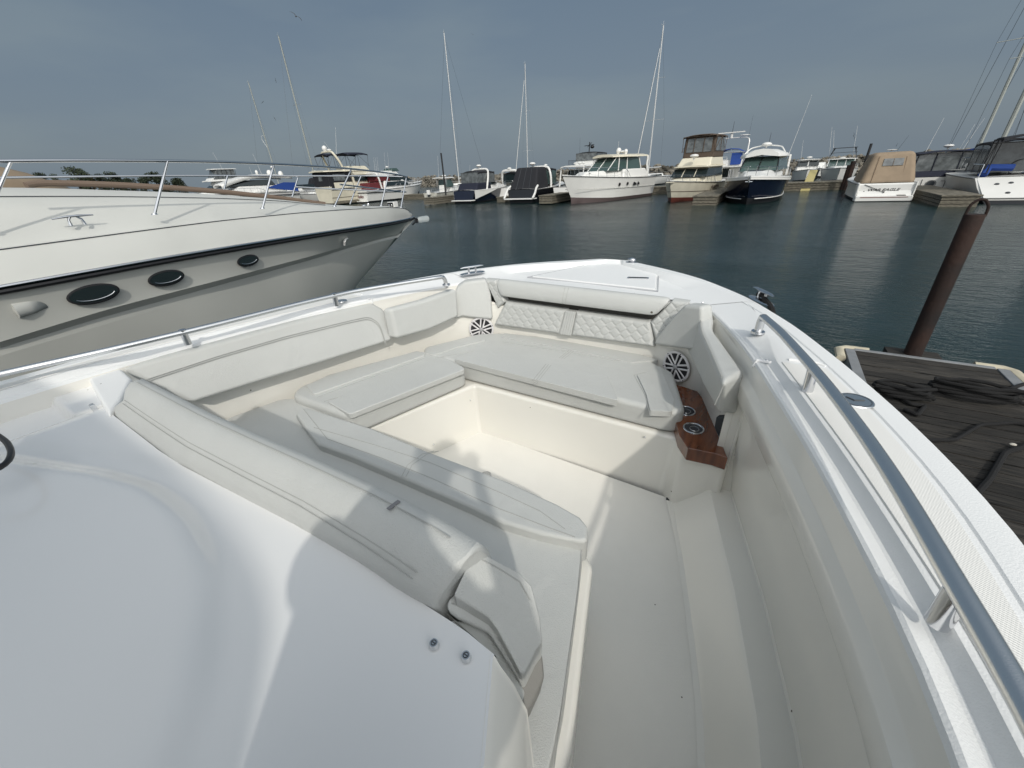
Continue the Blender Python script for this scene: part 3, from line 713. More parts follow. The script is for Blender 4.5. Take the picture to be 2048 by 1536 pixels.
# armrest
AP=(at(946,1104,z=1.575),at(907,1189,z=1.545),at(1085,1262,z=1.37))
def tilt(name,px,drop,th,bev,parent=bow,m=VINYL):
    pts=[on_plane(a,b,*[p-Vector((0,0,drop)) for p in AP],0) for a,b in px]
    g=M(); g.plate(pts,(-0.02,0.02,-th)); return g.build(name,m,parent,bevel=bev,seg=4)
am=tilt('armrest',((946,1105),(972,1108),(1003,1126),(1038,1144),(1063,1170),(1080,1235),(1085,1283),(1072,1300),(1049,1347),(1041,1346),(992,1254),(975,1232),(907,1190)),0,.24,.022)
p2=tilt('armrest_pad',((908,1190),(893,1204),(896,1224),(915,1239),(978,1268),(1043,1370),(1050,1352),(1000,1240),(940,1170)),.045,.05,.012)
tilt('armrest_pad',((906,1240),(899,1248),(902,1263),(972,1300),(1046,1404),(1050,1385),(1000,1290),(960,1250)),.085,.05,.010)
k=M(); k.tube([on_plane(a,b,*AP,.0005) for a,b in ((958,1116),(1000,1138),(1040,1164),(1060,1200))],0.0014,6); k.build('seam',SEAM,am)
k=M(); k.tube([on_plane(a,b,*[p-Vector((0,0,.045)) for p in AP],.0005) for a,b in ((903,1206),(960,1232),(988,1258),(1040,1350))],0.0014,6); k.build('seam',SEAM,p2)
tilt('armrest_hinge',((1072,1292),(1085,1308),(1089,1355),(1064,1410),(1049,1431),(1030,1398),(1038,1376),(1050,1350)),.09,.12,.008,bow,VINYD)
# fibreglass wing at the port end of the backrest
wg=P2([(170,746),(232,727),(262,756),(240,800),(216,830),(198,800)],1.51)
g=M(); g.prism(wg,1.1,1.51); g.build('port_wing',GELM,bow,bevel=0.015)

# ---- console top: broad moulded deck with raised brow
front=resample([(-1.66,0.34,0),(-1.61,0.33,0),(-1.16,0.262,0)]+[tuple(p[:2])+(0,) for p in Rn[::3]]+[(0.735,0.292,0),(0.80,0.285,0)],90)
brow=smoothtab([(-1.7,-0.55),(-1.3,-0.22),(-1.02,-0.05),(-0.77,0.03),(-0.47,0.135),(-0.26,0.185),(-0.04,0.19),(0.2,0.15),(0.45,0.02),(0.7,-0.25),(0.9,-0.8)],80,3)
rec=P2([(0,793),(35,786),(132,830),(66,846),(0,853)],1.49)
def inpoly(x,y,p):
    c=False
    for i in range(len(p)):
        x0,y0=p[i];x1,y1=p[i-1]
        if (y0>y)!=(y1>y) and x<(x1-x0)*(y-y0)/(y1-y0)+x0: c=not c
    return c
rx0=min(p[0] for p in rec)
def sst(t): t=max(0,min(1,t)); return t*t*(3-2*t)
def ctop(x,y):
    z=1.495
    d=interp(brow,x)-y
    z+=0.038*sst(d/0.07)+0.02*sst((d-0.15)/0.5)
    z+=0.008*sst((d+0.10)/0.09)
    if x<-1.05: z-=0.02*sst((-1.05-x)/0.12)*(1-sst((d)/0.2))
    if x<-1.12 and y<0.18: z-=0.035*sst((-1.12-x)/0.04)*sst((0.18-y)/0.03)*(1-sst((-1.55-x)/0.1))
    return z
rows=[]
for i in range(101):
    t=i/100
    r=[]
    for j,p in enumerate(front):
        # starboard edge drifts outboard going aft
        s=j/89; ty=-1.7; y=lerp(p.y,ty,t**1.6)
        x=p.x
        if s>0.9: x=p.x+ (0.03+0.55*min(0.13,max(0,0.28-y)))*((s-0.9)/0.1)
        r.append((x,y,ctop(x,y)))
    rows.append(r)
g=M(); g.loft(rows)
g.loft([rows[0],[(x,y+0.004,z-0.012) for x,y,z in rows[0]],[(x,y+0.006,1.15) for x,y,z in rows[0]]])
g.build('console_deck',GEL,bow,ang=60)
# starboard side of the console
edge=[r[-1] for r in rows]
lo=[]
g=M()
rr=[]
for (x,y,z) in edge:
    k=sst((0.30-y)/0.3)
    rr.append([(x-0.006,y,z+0.0005),(x,y,z-0.004),(x+0.012,y-0.002,z-0.02),(x+0.035,y+0.004,1.42),(x+0.055,y+0.012,1.33),(x+0.062,y+0.02,0.96)])
g.loft(rr); e0=rr[0]
g.add([e0[0],e0[1],e0[2],e0[3],e0[4],e0[5],(0.6,0.33,0.96),(0.6,0.33,1.45)],[(0,1,2,3,4,5,6,7)])
g.build('console_side',LINER,bow,ang=50)
for px,py in ((868,1288),(932,1313)):
    p=at(px,py,z=1.503); g=M(); g.cyl((p.x,p.y,1.498),(p.x,p.y,1.508),0.0095,0.0075,18); sc=g.build('deck_screw',STEELB,bow)
    g=M(); g.ring((p.x,p.y,1.5082),(0,0,1),0.0045,0.001,16,5); g.box(p.x-.003,p.x+.003,p.y-.0008,p.y+.0008,1.508,1.509); g.build('screw_socket',DGREY,sc)
for px,py in ((140,755),(152,748),(185,812)):
    p=at(px,py,z=1.505); g=M(); g.box(p.x-.014,p.x+.014,p.y-.008,p.y+.008,1.488,1.513); g.build('hatch_hinge',STEELB,bow,bevel=0.003)
p=at(-2,898,z=1.62); g=M(); pts=[at(px,py,z=1.62) for px,py in ((-60,850),(-35,858),(-8,868),(14,884),(24,904),(18,924),(0,938),(-25,948),(-60,950))]
g.tube(curve(pts,30,3),0.0075,10); g.build('black_cable',BLACK,bow)

# ---- port gunwale infill beside the console
# ---- handrails
def handrail(s, px_pts, zt, posts, flat=0.62, r=0.027):
    if px_pts: path=[at(a,b,z=zt) for a,b in px_pts]
    g=M(); return path
rp_=[at(a,b,z=1.635) for a,b in ((1527,634),(1560,662),(1640,752),(1720,856),(1800,975),(1905,1158),(2048,1398))]
tail=[(Ii(0.2)+0.045,0.15,1.635),(Ii(-.5)+0.045,-0.5,1.635),(Ii(-2)+0.045,-2.0,1.635)]
pth=curve(rp_+[Vector(t) for t in tail],70,3)
mir=[Vector((-p.x,p.y,p.z)) for p in pth if p.y<1.75]
mir=curve([at(a,b,z=1.615) for a,b in ((883,554),(800,567),(705,583),(600,607),(400,657),(200,704),(0,748))]+[Vector((-1.66,-0.6,1.615)),Vector((-1.66,-2.0,1.615))],70,2)
for s,path in ((1,pth),(-1,mir)):
    first=path[0]; path=[first+Vector((-s*0.005,0.035,-0.085)),first+Vector((-s*0.004,0.03,-0.03)),first+Vector((-s*0.002,0.012,-0.004))]+path
    g=M(); g.tube(path,0.0175,12,0.8); rl=g.build('handrail',STEELB,bow,ang=60)
    for u in (1.48,0.70,0.05,-0.8):
        q=min(path[3:],key=lambda p:abs(p.y-u))
        g=M(); g.tube([(q.x+s*0.004,q.y,1.548),(q.x+s*.004,q.y,1.56),(q.x,q.y,1.63)],[0.0165,0.0165,0.0165],14); g.build('rail_post',STEEL,rl)
    q=path[0]; g=M(); g.cyl((q.x,q.y,1.547),(q.x,q.y,1.556),0.03,0.028,16); g.build('rail_foot',STEEL,rl)
# pop-up cleats
def cleat(px,py,line):
    p=at(px,py,z=1.552); s=1 if p.x>0 else -1
    u=p.y; d=Vector((Oo(u+.1)-Oo(u-.1),0.2,0)); d.x*=s; d.normalize()
    t=thing_part('cleat'); t.location=p; t.rotation_euler=(0,0,math.atan2(d.y,d.x))
    g=M(); g.sph((0,0,0),0.115,0.035,0.009,20,6); g.build('cleat_base',STEEL,t)
    g=M()
    for a in (-0.032,0.032): g.cyl((a,0,0),(a*.9,0,0.045),0.009,0.008,10)
    g.tube([(-.10,0,.05),(-.07,0,.053),(0,0,.052),(.07,0,.053),(.10,0,.05)],[.004,.010,.013,.010,.004],10,0.7); g.build('cleat_horn',STEEL,t)
    return p
pc_=cleat(1522,601,True); cleat(945,546,False)
for s in (1,):
    p=at(1712,800,z=1.556)
    g=M(); g.cyl((p.x,p.y,1.554),(p.x,p.y,1.5565),0.048,0.046,28); fc=g.build('filler_cap',STEELB,bow)
    g=M(); g.tube([(p.x-.025,p.y+.01,1.5568),(p.x-.005,p.y-.006,1.5572),(p.x+.022,p.y+.006,1.5568)],0.0022,6); g.ring((p.x,p.y,1.5565),(0,0,1),0.04,0.0012,28,5); g.build('filler_slot',DGREY,fc)
g=M(); p=at(682,602,z=1.552); g.cyl((p.x,p.y,1.551),(p.x,p.y,1.555),0.04,0.038,20); g.build('filler_cap',STEELB,bow)
# little snap studs
for px,py,z in ((1533,721,1.533),(1405,606,1.526),(560,953,1.624),(745,1180,1.6)):
    if z<1.6: p=at(px,py,z=z); g=M(); g.sph(p,.006,.006,.006,8,5); g.build('snap_stud',STEELB,bow)
# black dock line made fast to the starboard cleat
g=M(); c=pc_; ln=[c+Vector((-.02,.05,.02)),c+Vector((0.02,-.03,.035)),c+Vector((-0.02,.02,.03)),c+Vector((.03,.05,.02)),c+Vector((.0,-.03,.03)),c+Vector((.03,-.05,.006)),c+Vector((.05,-.09,.0)),c+Vector((.07,-.13,-.03)),c+Vector((.075,-.15,-.12)),c+Vector((.08,-.2,-.8)),c+Vector((.09,-.3,-1.4)),c+Vector((.4,-.5,-1.42))]
g.tube(curve(ln,70,1),0.014,8); tag(g.build('dock_line',ROPE),'black mooring line tied round the starboard bow cleat','rope')

# ---- unseen tinted panel added overhead to throw the windscreen's shade on the console
g=M(); ht=rnd([(-1.6,-1.27),(-1.2,-1.21),(0.9,-1.19),(1.16,-1.20),(1.36,-1.22),(1.52,-1.25),(1.68,-1.31),(1.9,-1.48),(1.98,-1.8),(1.95,-3.8),(-1.7,-3.8),(-1.75,-1.5)],0.08,3); g.prism(ht,2.99,3.01); htp=g.build('unseen_shade_panel',SHADE_PANEL,bow,smooth=False)
for x in (-0.95,0.80):
    for y0,y1 in ((-1.6,-1.75),(-3.4,-3.3)):
        g=M(); g.tube([(x,y0,1.3 if y0>-2 else 0.6),(x*1.03,y1,2.98)],0.035,10); g.build('shade_panel_post',GEL,htp)

g=M(); g.prism(rnd([(-1.65,-1.95),(1.9,-1.95),(1.9,-4.6),(-1.65,-4.6)],0.2,4),3.02,3.12); g.build('hardtop',GEL,bow,bevel=0.03)  # unseen opaque roof added to cut sky light on the console
# ---- the person holding the camera (stands behind it; throws the figure's shadow)
def person():
    root=thing('person','person in grey shirt and navy shorts holding up a phone beside the console','person',(1.07,-0.29,0.6)); root.scale=(1.05,1.05,1.05)
    me=bpy.data.meshes.new('body'); 
    V=[(0,0,.95),(0,-.01,1.15),(0,0,1.35),(0,.02,1.47),(0,.05,1.56),(0,.07,1.68),(0,.08,1.78),
       (.10,0,.90),(.11,.02,.5),(.11,-.02,.09),(.12,.12,.04), (-.10,0,.90),(-.11,.02,.5),(-.11,-.02,.09),(-.12,.12,.04),
       (.19,.01,1.43),(.27,.10,1.27),(.12,.20,1.44),(.055,.255,1.515), (-.19,.01,1.43),(-.29,.10,1.27),(-.20,.19,1.44),(-.13,.24,1.515)]
    E=[(0,1),(1,2),(2,3),(3,4),(4,5),(5,6),(0,7),(7,8),(8,9),(9,10),(0,11),(11,12),(12,13),(13,14),(3,15),(15,16),(16,17),(17,18),(3,19),(19,20),(20,21),(21,22)]
    rad=[.16,.14,.16,.12,.055,.095,.085,.10,.065,.042,.035,.10,.065,.042,.035,.07,.045,.032,.028,.07,.045,.032,.028]
    me.from_pydata(V,E,[]); o=bpy.data.objects.new('body',me); COL.objects.link(o); o.parent=root
    md=o.modifiers.new('k','SKIN'); md.use_smooth_shade=True
    for i,v in enumerate(me.skin_vertices[0].data): v.radius=(rad[i],rad[i]*.8); v.use_root=(i==0)
    o.modifiers.new('s','SUBSURF').levels=2; o.modifiers['s'].render_levels=2
    me.materials.append(SKIN)
    g=M(); rows=[]
    for z,rx,ry in ((.82,.205,.15),(.95,.205,.155),(1.15,.195,.14),(1.33,.215,.14),(1.43,.22,.125),(1.50,.10,.08)):
        rows.append([(rx*cos(2*pi*k/20),ry*sin(2*pi*k/20),z) for k in range(20)])
    g.loft(rows,closed=True)
    for s,e in ((1,(.27,.10,1.27)),(-1,(-.29,.10,1.27))): g.tube([(s*.16,0,1.44),(s*.22,.04,1.37),e],[.095,.085,.07],12)
    g.build('shirt',SHIRT,root,ang=80,sub=1)
    g=M()
    for s in (1,-1): g.tube([(s*.085,0,.98),(s*.10,0,.8),(s*.115,.01,.52)],[.115,.115,.10],14)
    g.build('shorts',TROUS,root,ang=80)
    g=M(); g.sph((0,.055,1.755),.088,.10,.085,14,10,zmin=-.2); g.build('hair',HAIR,root)
    # face
    g=M(); g.sph((0,.165,1.685),.014,.016,.02,8,6); g.build('nose',SKIN,root)
    for s in (1,-1):
        g=M(); g.sph((s*.035,.145,1.715),.011,.008,.008,8,6); g.build('eye',BLACK,root)
        g=M(); g.sph((s*.092,.06,1.70),.012,.02,.03,8,6); g.build('ear',SKIN,root)
    g=M(); g.sph((0,.15,1.645),.025,.01,.007,8,6); g.build('mouth',mat('lips',(0.35,0.14,0.12),0.5),root)
    # hands: palm, four fingers and a thumb each, gripping the phone edges
    for s,w in ((1,Vector((.055,.255,1.515))),(-1,Vector((-.13,.24,1.515)))):
        g=M(); g.tube([w+Vector((0,-.01,-.01)),w+Vector((0,.012,.03)),w+Vector((-s*.004,.014,.07))],[.024,.034,.028],10,.5)
        for k in range(4):
            b=w+Vector((-s*.024+s*.016*k,.016,.075)); l=(.9,1.05,1.0,.8)[k]
            g.tube([b,b+Vector((-s*.004,-.004,.030*l)),b+Vector((-s*.012,-.018,.050*l)),b+Vector((-s*.016,-.034,.052*l))],[.0095,.009,.008,.006],8)
        g.tube([w+Vector((-s*.028,.0,.02)),w+Vector((-s*.048,-.01,.045)),w+Vector((-s*.058,-.016,.07))],[.012,.010,.007],8)
        g.build('hand',SKIN,root,ang=80)
    # phone: flat slab just behind the lens, tilted like the view
    t=bpy.data.objects.new('phone',None); COL.objects.link(t)
    tag(t,'dark phone held up in both hands above the console','phone'); 
    mm=mw.copy(); mm.translation=CAM-CF*0.022; t.matrix_world=mm
    g=M(); g.box(-.13,.03,-.055,.022,-.001,.008); g.build('phone_body',BLACK,t,bevel=.004)
    g=M(); g.box(-.127,.027,-.052,.019,.0082,.0088); g.build('phone_screen',GLASS,t,smooth=False)
    t.children
person()

# ------------------------------------------------------------------ the big white cruiser moored alongside to port
yt = thing('motor_yacht', 'large white cruiser with grey hull side and three black oval portholes, close alongside', 'yacht', (-4.7,0,WATER))
def Y(p): return Vector((p[0]+4.7, p[1], p[2]-WATER))
def ybuild(g, name, m, parent=yt, **k):
    g.v=[tuple(Y(p)) for p in g.v] if parent is yt or k.pop('shift',False) else g.v
    return g.build(name,m,parent,**k)
def cl(lst, n=40, it=2): return curve([at(a,b,x=v) for a,b,v in lst], n, it)
def ext(c, y0=-9.0):
    p=c[0]; q=c[2]; d=(q-p); 
    return [Vector((p.x+ (0.0), y0, p.z-0.03)), Vector((p.x,(p.y+y0)/2,p.z-0.015))]+c
RB  = ext(cl([(0,575,-3.45),(150,548,-3.47),(300,521,-3.52),(450,496,-3.62),(600,472,-3.80),(700,457,-3.99),(780,445,-4.30),(815,438,-4.60),(826,434,-4.70)]))
DK  = ext(cl([(0,500,-3.62),(150,480,-3.64),(300,460,-3.69),(450,441,-3.80),(600,426,-3.96),(700,419,-4.13),(780,415,-4.38),(812,417,-4.60),(820,424,-4.70)]))
KN  = ext(cl([(0,684,-3.50),(220,617,-3.54),(440,560,-3.66),(620,513,-3.93),(700,490,-4.20),(765,474,-4.52),(803,466,-4.70)]))
KN2 = ext(cl([(0,712,-3.55),(220,646,-3.60),(440,582,-3.74),(620,530,-4.02),(700,502,-4.28),(758,484,-4.54),(796,475,-4.70)]))
n=len(RB)
yst=at(700,590,x=-4.7)
CH=[]; KE=[]
for i,p in enumerate(KN2):
    s=i/(n-1); y=min(p.y, 9)
    ch_y=lerp(-9,4.15,min(1,(i)/(n-1))) if i<2 else lerp(KN2[2].y-0.1,4.15,(i-2)/(n-3))
    t=max(0,(ch_y-0.5)/3.65)
    CH.append(Vector((lerp(-3.85,-4.70,t**1.6),ch_y,-0.22+0.92*t**2)))
    KE.append(Vector((-4.7,lerp(-9,3.2,i/(n-1)) if i<2 else lerp(KN2[2].y-0.1,3.35,(i-2)/(n-3)),-0.9+0.85*t**3)))
g=M(); 
def mir_(rows): return [[Vector((-9.4-p.x,p.y,p.z)) for p in r] for r in rows]
mid=[ (a.lerp(b,.5)+Vector((0.02+0.03*math.sin(pi*i/(n-1)),0,0))) for i,(a,b) in enumerate(zip(KN2,CH))]
RBl=[p+Vector((-0.012,0,-0.045)) for p in RB]
hull_rows=[RBl,[a.lerp(b,.5)+Vector((-.02,0,0)) for a,b in zip(RBl,KN)],KN]
g.loft(hull_rows); g.loft(mir_(hull_rows)); 
hull_rows=[KN2,mid,CH]
g.loft(hull_rows); g.loft(mir_(hull_rows)); h_y=ybuild(g,'hull',GREYH,ang=30)
g=M(); st=[[p+Vector((-.001,0,0)) for p in KN],[p+Vector((-0.022,0,0)) for p in KN2]]
g.loft([KN,[KN[i].lerp(KN2[i],.5)+Vector((-.03,0,0)) for i in range(n)],KN2]); g.loft(mir_([KN,KN2])); ybuild(g,'hull_knuckle',GREYH,ang=20)
g=M(); g.loft([CH,[p+Vector((-.03,0,-.12)) for p in CH]]); g.loft(mir_([CH,KE])); g.loft([[p+Vector((-.03,0,-.12)) for p in CH],KE]); ybuild(g,'bottom',BOOT,ang=40)
g=M(); g.tube([p+Vector((.010,0,.004)) for p in RB],0.014,8); ybuild(g,'rub_rail',STEEL)
g=M(); g.tube([p+Vector((.0,0,-.03)) for p in RB],0.020,8); ybuild(g,'rub_rail_rubber',BLACK)
# deck: bulwark up to the toe line, side deck, low coach roof
def inset(c,dx,dz,k=1): return [Vector((max(p.x-dx*min(1,max(0,(q.x+4.7)/-1*-1/0.9+0.0) if False else 1), -4.7) if True else 0, p.y-0.04*k, p.z+dz)) for p,q in zip(c,c)]
def insetk(c,frac,dz):
    r=[]
    for p in c:
        w=p.x+4.7; r.append(Vector((-4.7+w*(1-frac), p.y-0.25*frac*(1 if p.y>3 else 0.2), p.z+dz*min(1,w/0.5))))
    return r
D1=insetk(DK,0.10,0.008)
def clx(l): return ext(cl(l))
D2=clx([(0,419,-4.02),(240,411,-4.05),(440,408,-4.12),(560,410,-4.20),(660,415,-4.32),(720,416,-4.45),(770,413,-4.60),(800,414,-4.68)])
D3=clx([(0,404,-4.10),(240,401,-4.12),(440,402,-4.18),(560,405,-4.25),(660,413,-4.36),(720,415,-4.48),(770,412.6,-4.62),(800,413.6,-4.68)])
D4=clx([(0,378,-4.40),(120,379,-4.40),(240,383,-4.42),(350,386,-4.43),(450,391,-4.46),(560,399,-4.50),(640,408,-4.54),(720,413.5,-4.60),(770,412.3,-4.66),(800,413.4,-4.69)])
D5=[Vector((-4.7,p.y,p.z+0.02*min(1,(p.x+4.7)/-.3 if p.x<-4.7 else (4.7+p.x)/.3))) for p in D4]
RBt=[p+Vector((0,0,.012)) for p in RB]
g=M(); rs=[RBt,[a.lerp(b,.5)+Vector((.018,0,0)) for a,b in zip(RBt,DK)],DK]
g.loft(rs); g.loft(mir_(rs)); ybuild(g,'bulwark',YWHITE,ang=30)
g=M(); rs=[DK,D1,D2,D3,D4,D5]; g.loft(rs); g.loft(mir_(rs)); ybuild(g,'deck',YWHITE,ang=30)
g=M(); g.tube([p+Vector((.001,0,.003)) for p in DK],0.0045,6); ybuild(g,'deck_seam',DGREY)
g=M(); g.tube([p+Vector((0.0,0,.002)) for p in [q.lerp(r,.35)+Vector((0,0,.004)) for q,r in zip(D3,D4)][:28]],0.004,6); ybuild(g,'deck_seam',DGREY)
# portholes
for px,py,w in ((188,588,0.30),(333,556,0.26),(496,521,0.215)):
    p=at(px,py,x={188:-3.50,333:-3.56,496:-3.70}[px]); 
    t=thing_part('porthole'); t.parent=yt; t.location=Y(p)+Vector((.003,0,0)); t.rotation_euler=(0.0,0,{188:0.02,333:0.05,496:0.12}[px])
    a=w/2; b=w/2*0.40
    g=M(); rows=[]
    for k in range(41):
        th=2*pi*k/40; rows.append([Vector((0.0+0.003*sin(2*pi*j/6),(a+0.016*cos(2*pi*j/6))*cos(th),(b+0.016*cos(2*pi*j/6))*sin(th)+0.10*(a)*cos(th)*0.3)) for j in range(6)])
    g.loft(rows,closed=True); g.build('porthole_frame',BLACK,t)
    g=M(); g.add([(0.004,a*cos(2*pi*k/40),b*sin(2*pi*k/40)+.03*a*cos(2*pi*k/40)) for k in range(40)],[tuple(range(40))]); g.build('porthole_glass',GLASS,t,smooth=False)
    g=M(); g.tube([(0.012,a*.86*cos(th),b*.72*sin(th)+.03*a*cos(th)) for th in [pi*1.12+pi*.80*k/16 for k in range(17)]],0.0035,6); g.build('porthole_trim',STEEL,t)
# clamshell vents
p=at(60,618,x=-3.50); g=M(); rows=[]
q=Y(p)
for k in range(9):
    th=-pi/2+pi*k/8; rows.append([q+Vector((-0.01,-0.085+0.01*abs(sin(th)),0.055*sin(th)+.0)),q+Vector((0.045*cos(th)**.6 if cos(th)>0 else 0,-0.07,0.05*sin(th)+.01)),q+Vector((0.03*max(0,cos(th)),0.0,0.045*sin(th)+.012)),q+Vector((-0.012,0.09,0.03*sin(th)+.018))])
g.loft(rows); g.build('hull_vent',YWHITE,yt,solid=.006)
p=Y(at(690,483,x=-4.06)); g=M(); g.tube([p+Vector((.0,.05,.035)),p+Vector((.02,-.0,.03)),p+Vector((.025,-.03,.0)),p+Vector((.0,-.025,-.045))],0.018,8,0.7); g.build('fairlead',WHITE,yt)
p=Y(at(204,523,x=-3.56)); g=M(); g.box(p.x-.01,p.x+.006,p.y-.018,p.y+.018,p.z-.008,p.z+.006); g.build('snap_plate',DGREY,yt)
# deck cleat
p=Y(at(152,447,x=-3.80)); 
g=M(); 
for a in (-.035,.05): g.tube([p+Vector((0,a,-.012)),p+Vector((0,a*.9,.03)),p+Vector((0,a*.5,.05))],[.014,.009,.010],10)
g.tube([p+Vector((0,-.125,.045)),p+Vector((0,-.04,.055)),p+Vector((0,.04,.056)),p+Vector((0,.13,.053))],[.005,.010,.010,.005],10); g.build('cleat',STEEL,yt)
# bow rail, near and far sides with stanchions
nr=[(-60,323,-3.75),(0,322,-3.75),(160,321,-3.76),(330,322,-3.80),(440,324,-3.86),(548,328,-3.94),(640,333,-4.05),(705,338,-4.16),(760,344,-4.34),(800,350,-4.55),(814,354,-4.70)]
near=curve([at(a,b,x=v) for a,b,v in nr],50,2)
far=curve([Vector((-5.65,-2.5,2.52)),at(100,354,x=-5.65),at(350,351,x=-5.60),at(550,352,x=-5.45),at(680,352,x=-5.2),at(760,352,x=-4.95),near[-1]],50,2)
g=M(); g.tube([Y(p) for p in near],0.0135,10); r1=g.build('bow_rail',STEEL,yt)
g=M(); g.tube([Y(p) for p in far],0.012,10); r2=g.build('bow_rail',STEEL,yt)
mrn=curve([at(a,b,x=v) for a,b,v in ((680,369,-4.16),(740,376,-4.34),(790,382,-4.58),(812,384,-4.70))],16,1)
g=M(); g.tube([Y(p) for p in mrn],0.011,8); g.tube([Y(Vector((-9.4-p.x,p.y,p.z))) for p in mrn],0.011,8); g.build('mid_rail',STEEL,yt)
for (ax,ay),(bx,by),v,w in (((22,322),(-6,395),-3.75,-3.78),((335,322),(309,429),-3.80,-3.80),((548,328),(525,417),-3.94,-3.92),((703,338),(669,413),-4.16,-4.10),((778,345),(762,412),-4.42,-4.36),((813,353),(802,415),-4.69,-4.58)):
    a=at(ax,ay,x=v); b=at(bx,by,x=w)
    if (ax,ay)==(22,322): b=at(-34,452,x=w)
    g=M(); g.tube([Y(b),Y(a)],[0.0115,0.0105],10); g.cyl(Y(b)-Vector((0,0,.002)),Y(b)+Vector((0,0,.01)),.026,.02,12); g.build('stanchion',STEEL,yt)
for (ax,ay),(bx,by),v in (((455,352),(447,384),-5.50),((597,352),(584,395),-5.38),((722,352),(700,408),-5.05)):
    g=M(); g.tube([Y(at(bx,by,x=v+.06)),Y(at(ax,ay,x=v))],[0.0115,0.0105],10); g.build('stanchion',STEEL,yt)
# brown pad along the far toe line, spotlight, anchor roller
g=M(); fp=curve([at(a,b,x=v) for a,b,v in ((52,371,-4.95),(66,366,-4.97),(150,367,-4.98),(240,370,-4.98),(350,376,-4.98),(450,384,-4.96),(560,396,-4.92),(650,408,-4.85))],40,1); g.tube([Y(p) for p in fp],0.030,10,1.0); g.build('brown_deck_pad',mat('brown vinyl',(0.16,0.115,0.085),0.55),yt)
p=Y(at(785,409,x=-4.66)); 
g=M(); g.prism([(p.x-.085,p.y-.05),(p.x+.085,p.y-.05),(p.x+.07,p.y+.07),(p.x-.07,p.y+.07)],p.z-.045,p.z+.045); sp=g.build('spotlight',WHITE,yt,bevel=.012)
sp_=M(); sp_.box(p.x-.07,p.x+.07,p.y-.054,p.y-.051,p.z-.033,p.z+.033); sp_.build('spotlight_face',BLACK,sp,smooth=False)
g=M()
for dx in (-.033,.035): g.sph((p.x+dx,p.y-.058,p.z-.008),.017,.006,.017,12,8)
g.build('spotlight_lamp',STEEL,sp)
g=M(); g.cyl((p.x,p.y,p.z-.12),(p.x,p.y,p.z-.04),.02,.02,10); g.build('spotlight_foot',WHITE,sp)
p=Y(at(833,441,x=-4.7)); g=M(); g.tube([p+Vector((0,-.22,.10)),p+Vector((0,-.05,.05)),p+Vector((0,.0,.0)),p+Vector((0,-.12,-.06))],.016,8); g.ring(p,(1,0,0),.032,.016,20,8); g.build('anchor_roller',BLACK,yt)
g=M(); g.tube([p+Vector((0,.03,0)),p+Vector((0,.06,.0)),p+Vector((0,.10,.0)),p+Vector((0,.30,.0)),p+Vector((0,.335,.0))],[.02,.05,.06,.058,.03],14); tag(g.build('plastic_jug',PLAST,None),'clear plastic jug hanging off the bow tip of the large white cruiser','plastic jug'); 
o=bpy.data.objects['plastic_jug']; o.location=(-4.7,0,WATER)
p=Y(at(729,413,x=-4.45)); g=M(); g.sph(p+Vector((0,0,.01)),.03,.04,.02,10,6); g.sph(p+Vector((.05,.04,.02)),.02,.02,.03,10,6); g.build('windlass',STEEL,yt)
# hull reflections of ripples come from the water itself

# covered boat beyond it: tan canvas mound
t=thing('covered_boat','low boat under a tan canvas cover beyond the large white cruiser, at the left edge','covered boat',(-16,3.2,WATER))
a0=at(0,322,x=-16); a1=at(78,358,x=-16)
g=M(); rows=[]
for i in range(13):
    s=i/12; y=lerp(-5,a1.y+0.6,s)-3.2; zt=interp([(-8,a0.z),(a0.y,a0.z),(lerp(a0.y,a1.y,.5),lerp(a0.z,a1.z,.42)),(a1.y,a1.z),(a1.y+.6,a1.z-.3)],lerp(-5,a1.y+0.6,s))-WATER
    w=1.5*(1-max(0,s-.5)**2*1.8)
    rows.append([(w,y,.9),(w*.97,y,zt-.45),(w*.5,y,zt-.1),(0,y,zt),(-w*.5,y,zt-.1),(-w*.97,y,zt-.45),(-w,y,.9)])
g.loft(rows,caps=True); g.build('cover',TANC,t,ang=60)
g=M(); rows=[[(x*k,y,z) for x,z in ((1.5,.95),(1.3,-.2),(-1.3,-.2),(-1.5,.95))] for y,k in ((-8.2,1),(-2,1),(a1.y-3.2,.8),(a1.y-2.2,.1))]; g.loft(rows,closed=True,caps=True); g.build('hull',WHITE,t)
g=M(); g.tube([(1.52,-8,1.3),(1.5,-2,1.3),(1.3,a1.y-3.4,1.3)],.02,6); g.build('rub_rail',BLACK,t)

# ------------------------------------------------------------------ floating dock to starboard with the rusty pile
dz=0.15
dk=thing('floating_dock','dark weathered plank dock with cream corner bumpers beside our starboard bow','dock',(2.9,3.0,dz))
def D(p): return Vector((p[0]-2.9,p[1]-3.0,p[2]-dz))
nl=at(1690,700,z=dz); nr_=at(2012,742,z=dz); x0=nl.x; x1=nr_.x+0.03; yf=(nl.y+nr_.y)/2+0.02
yb=-6.0; npl=int((yf-yb)/0.145)
g=M()
for i in range(npl):
    y1_=yf-0.145*i; jit=random.uniform(-.004,.004)
    g.hexa([(x0+.10-2.9,y1_-.132-3),(x1-.10-2.9,y1_-.132-3),(x1-.10-2.9,y1_-3),(x0+.10-2.9,y1_-3)],-0.04,jit)
g.build('planks',DWOOD,dk,smooth=False)
g=M(); g.box(x0-2.9,x0+.095-2.9,yb-3,yf+.01-3,-.10,.012); g.box(x1-.095-2.9,x1-2.9,yb-3,yf+.01-3,-.10,.012); g.box(x0+.097-2.9,x1-.097-2.9,yf+.003-3,yf+.06-3,-.12,.008); g.build('edge_boards',DTRIM,dk,bevel=.006)
g=M(); g.box(x0+.02-2.9,x1-.02-2.9,yb+.02-3,yf-.02-3,-.55,-.05); g.build('dock_frame',DWOOD,dk,smooth=False)
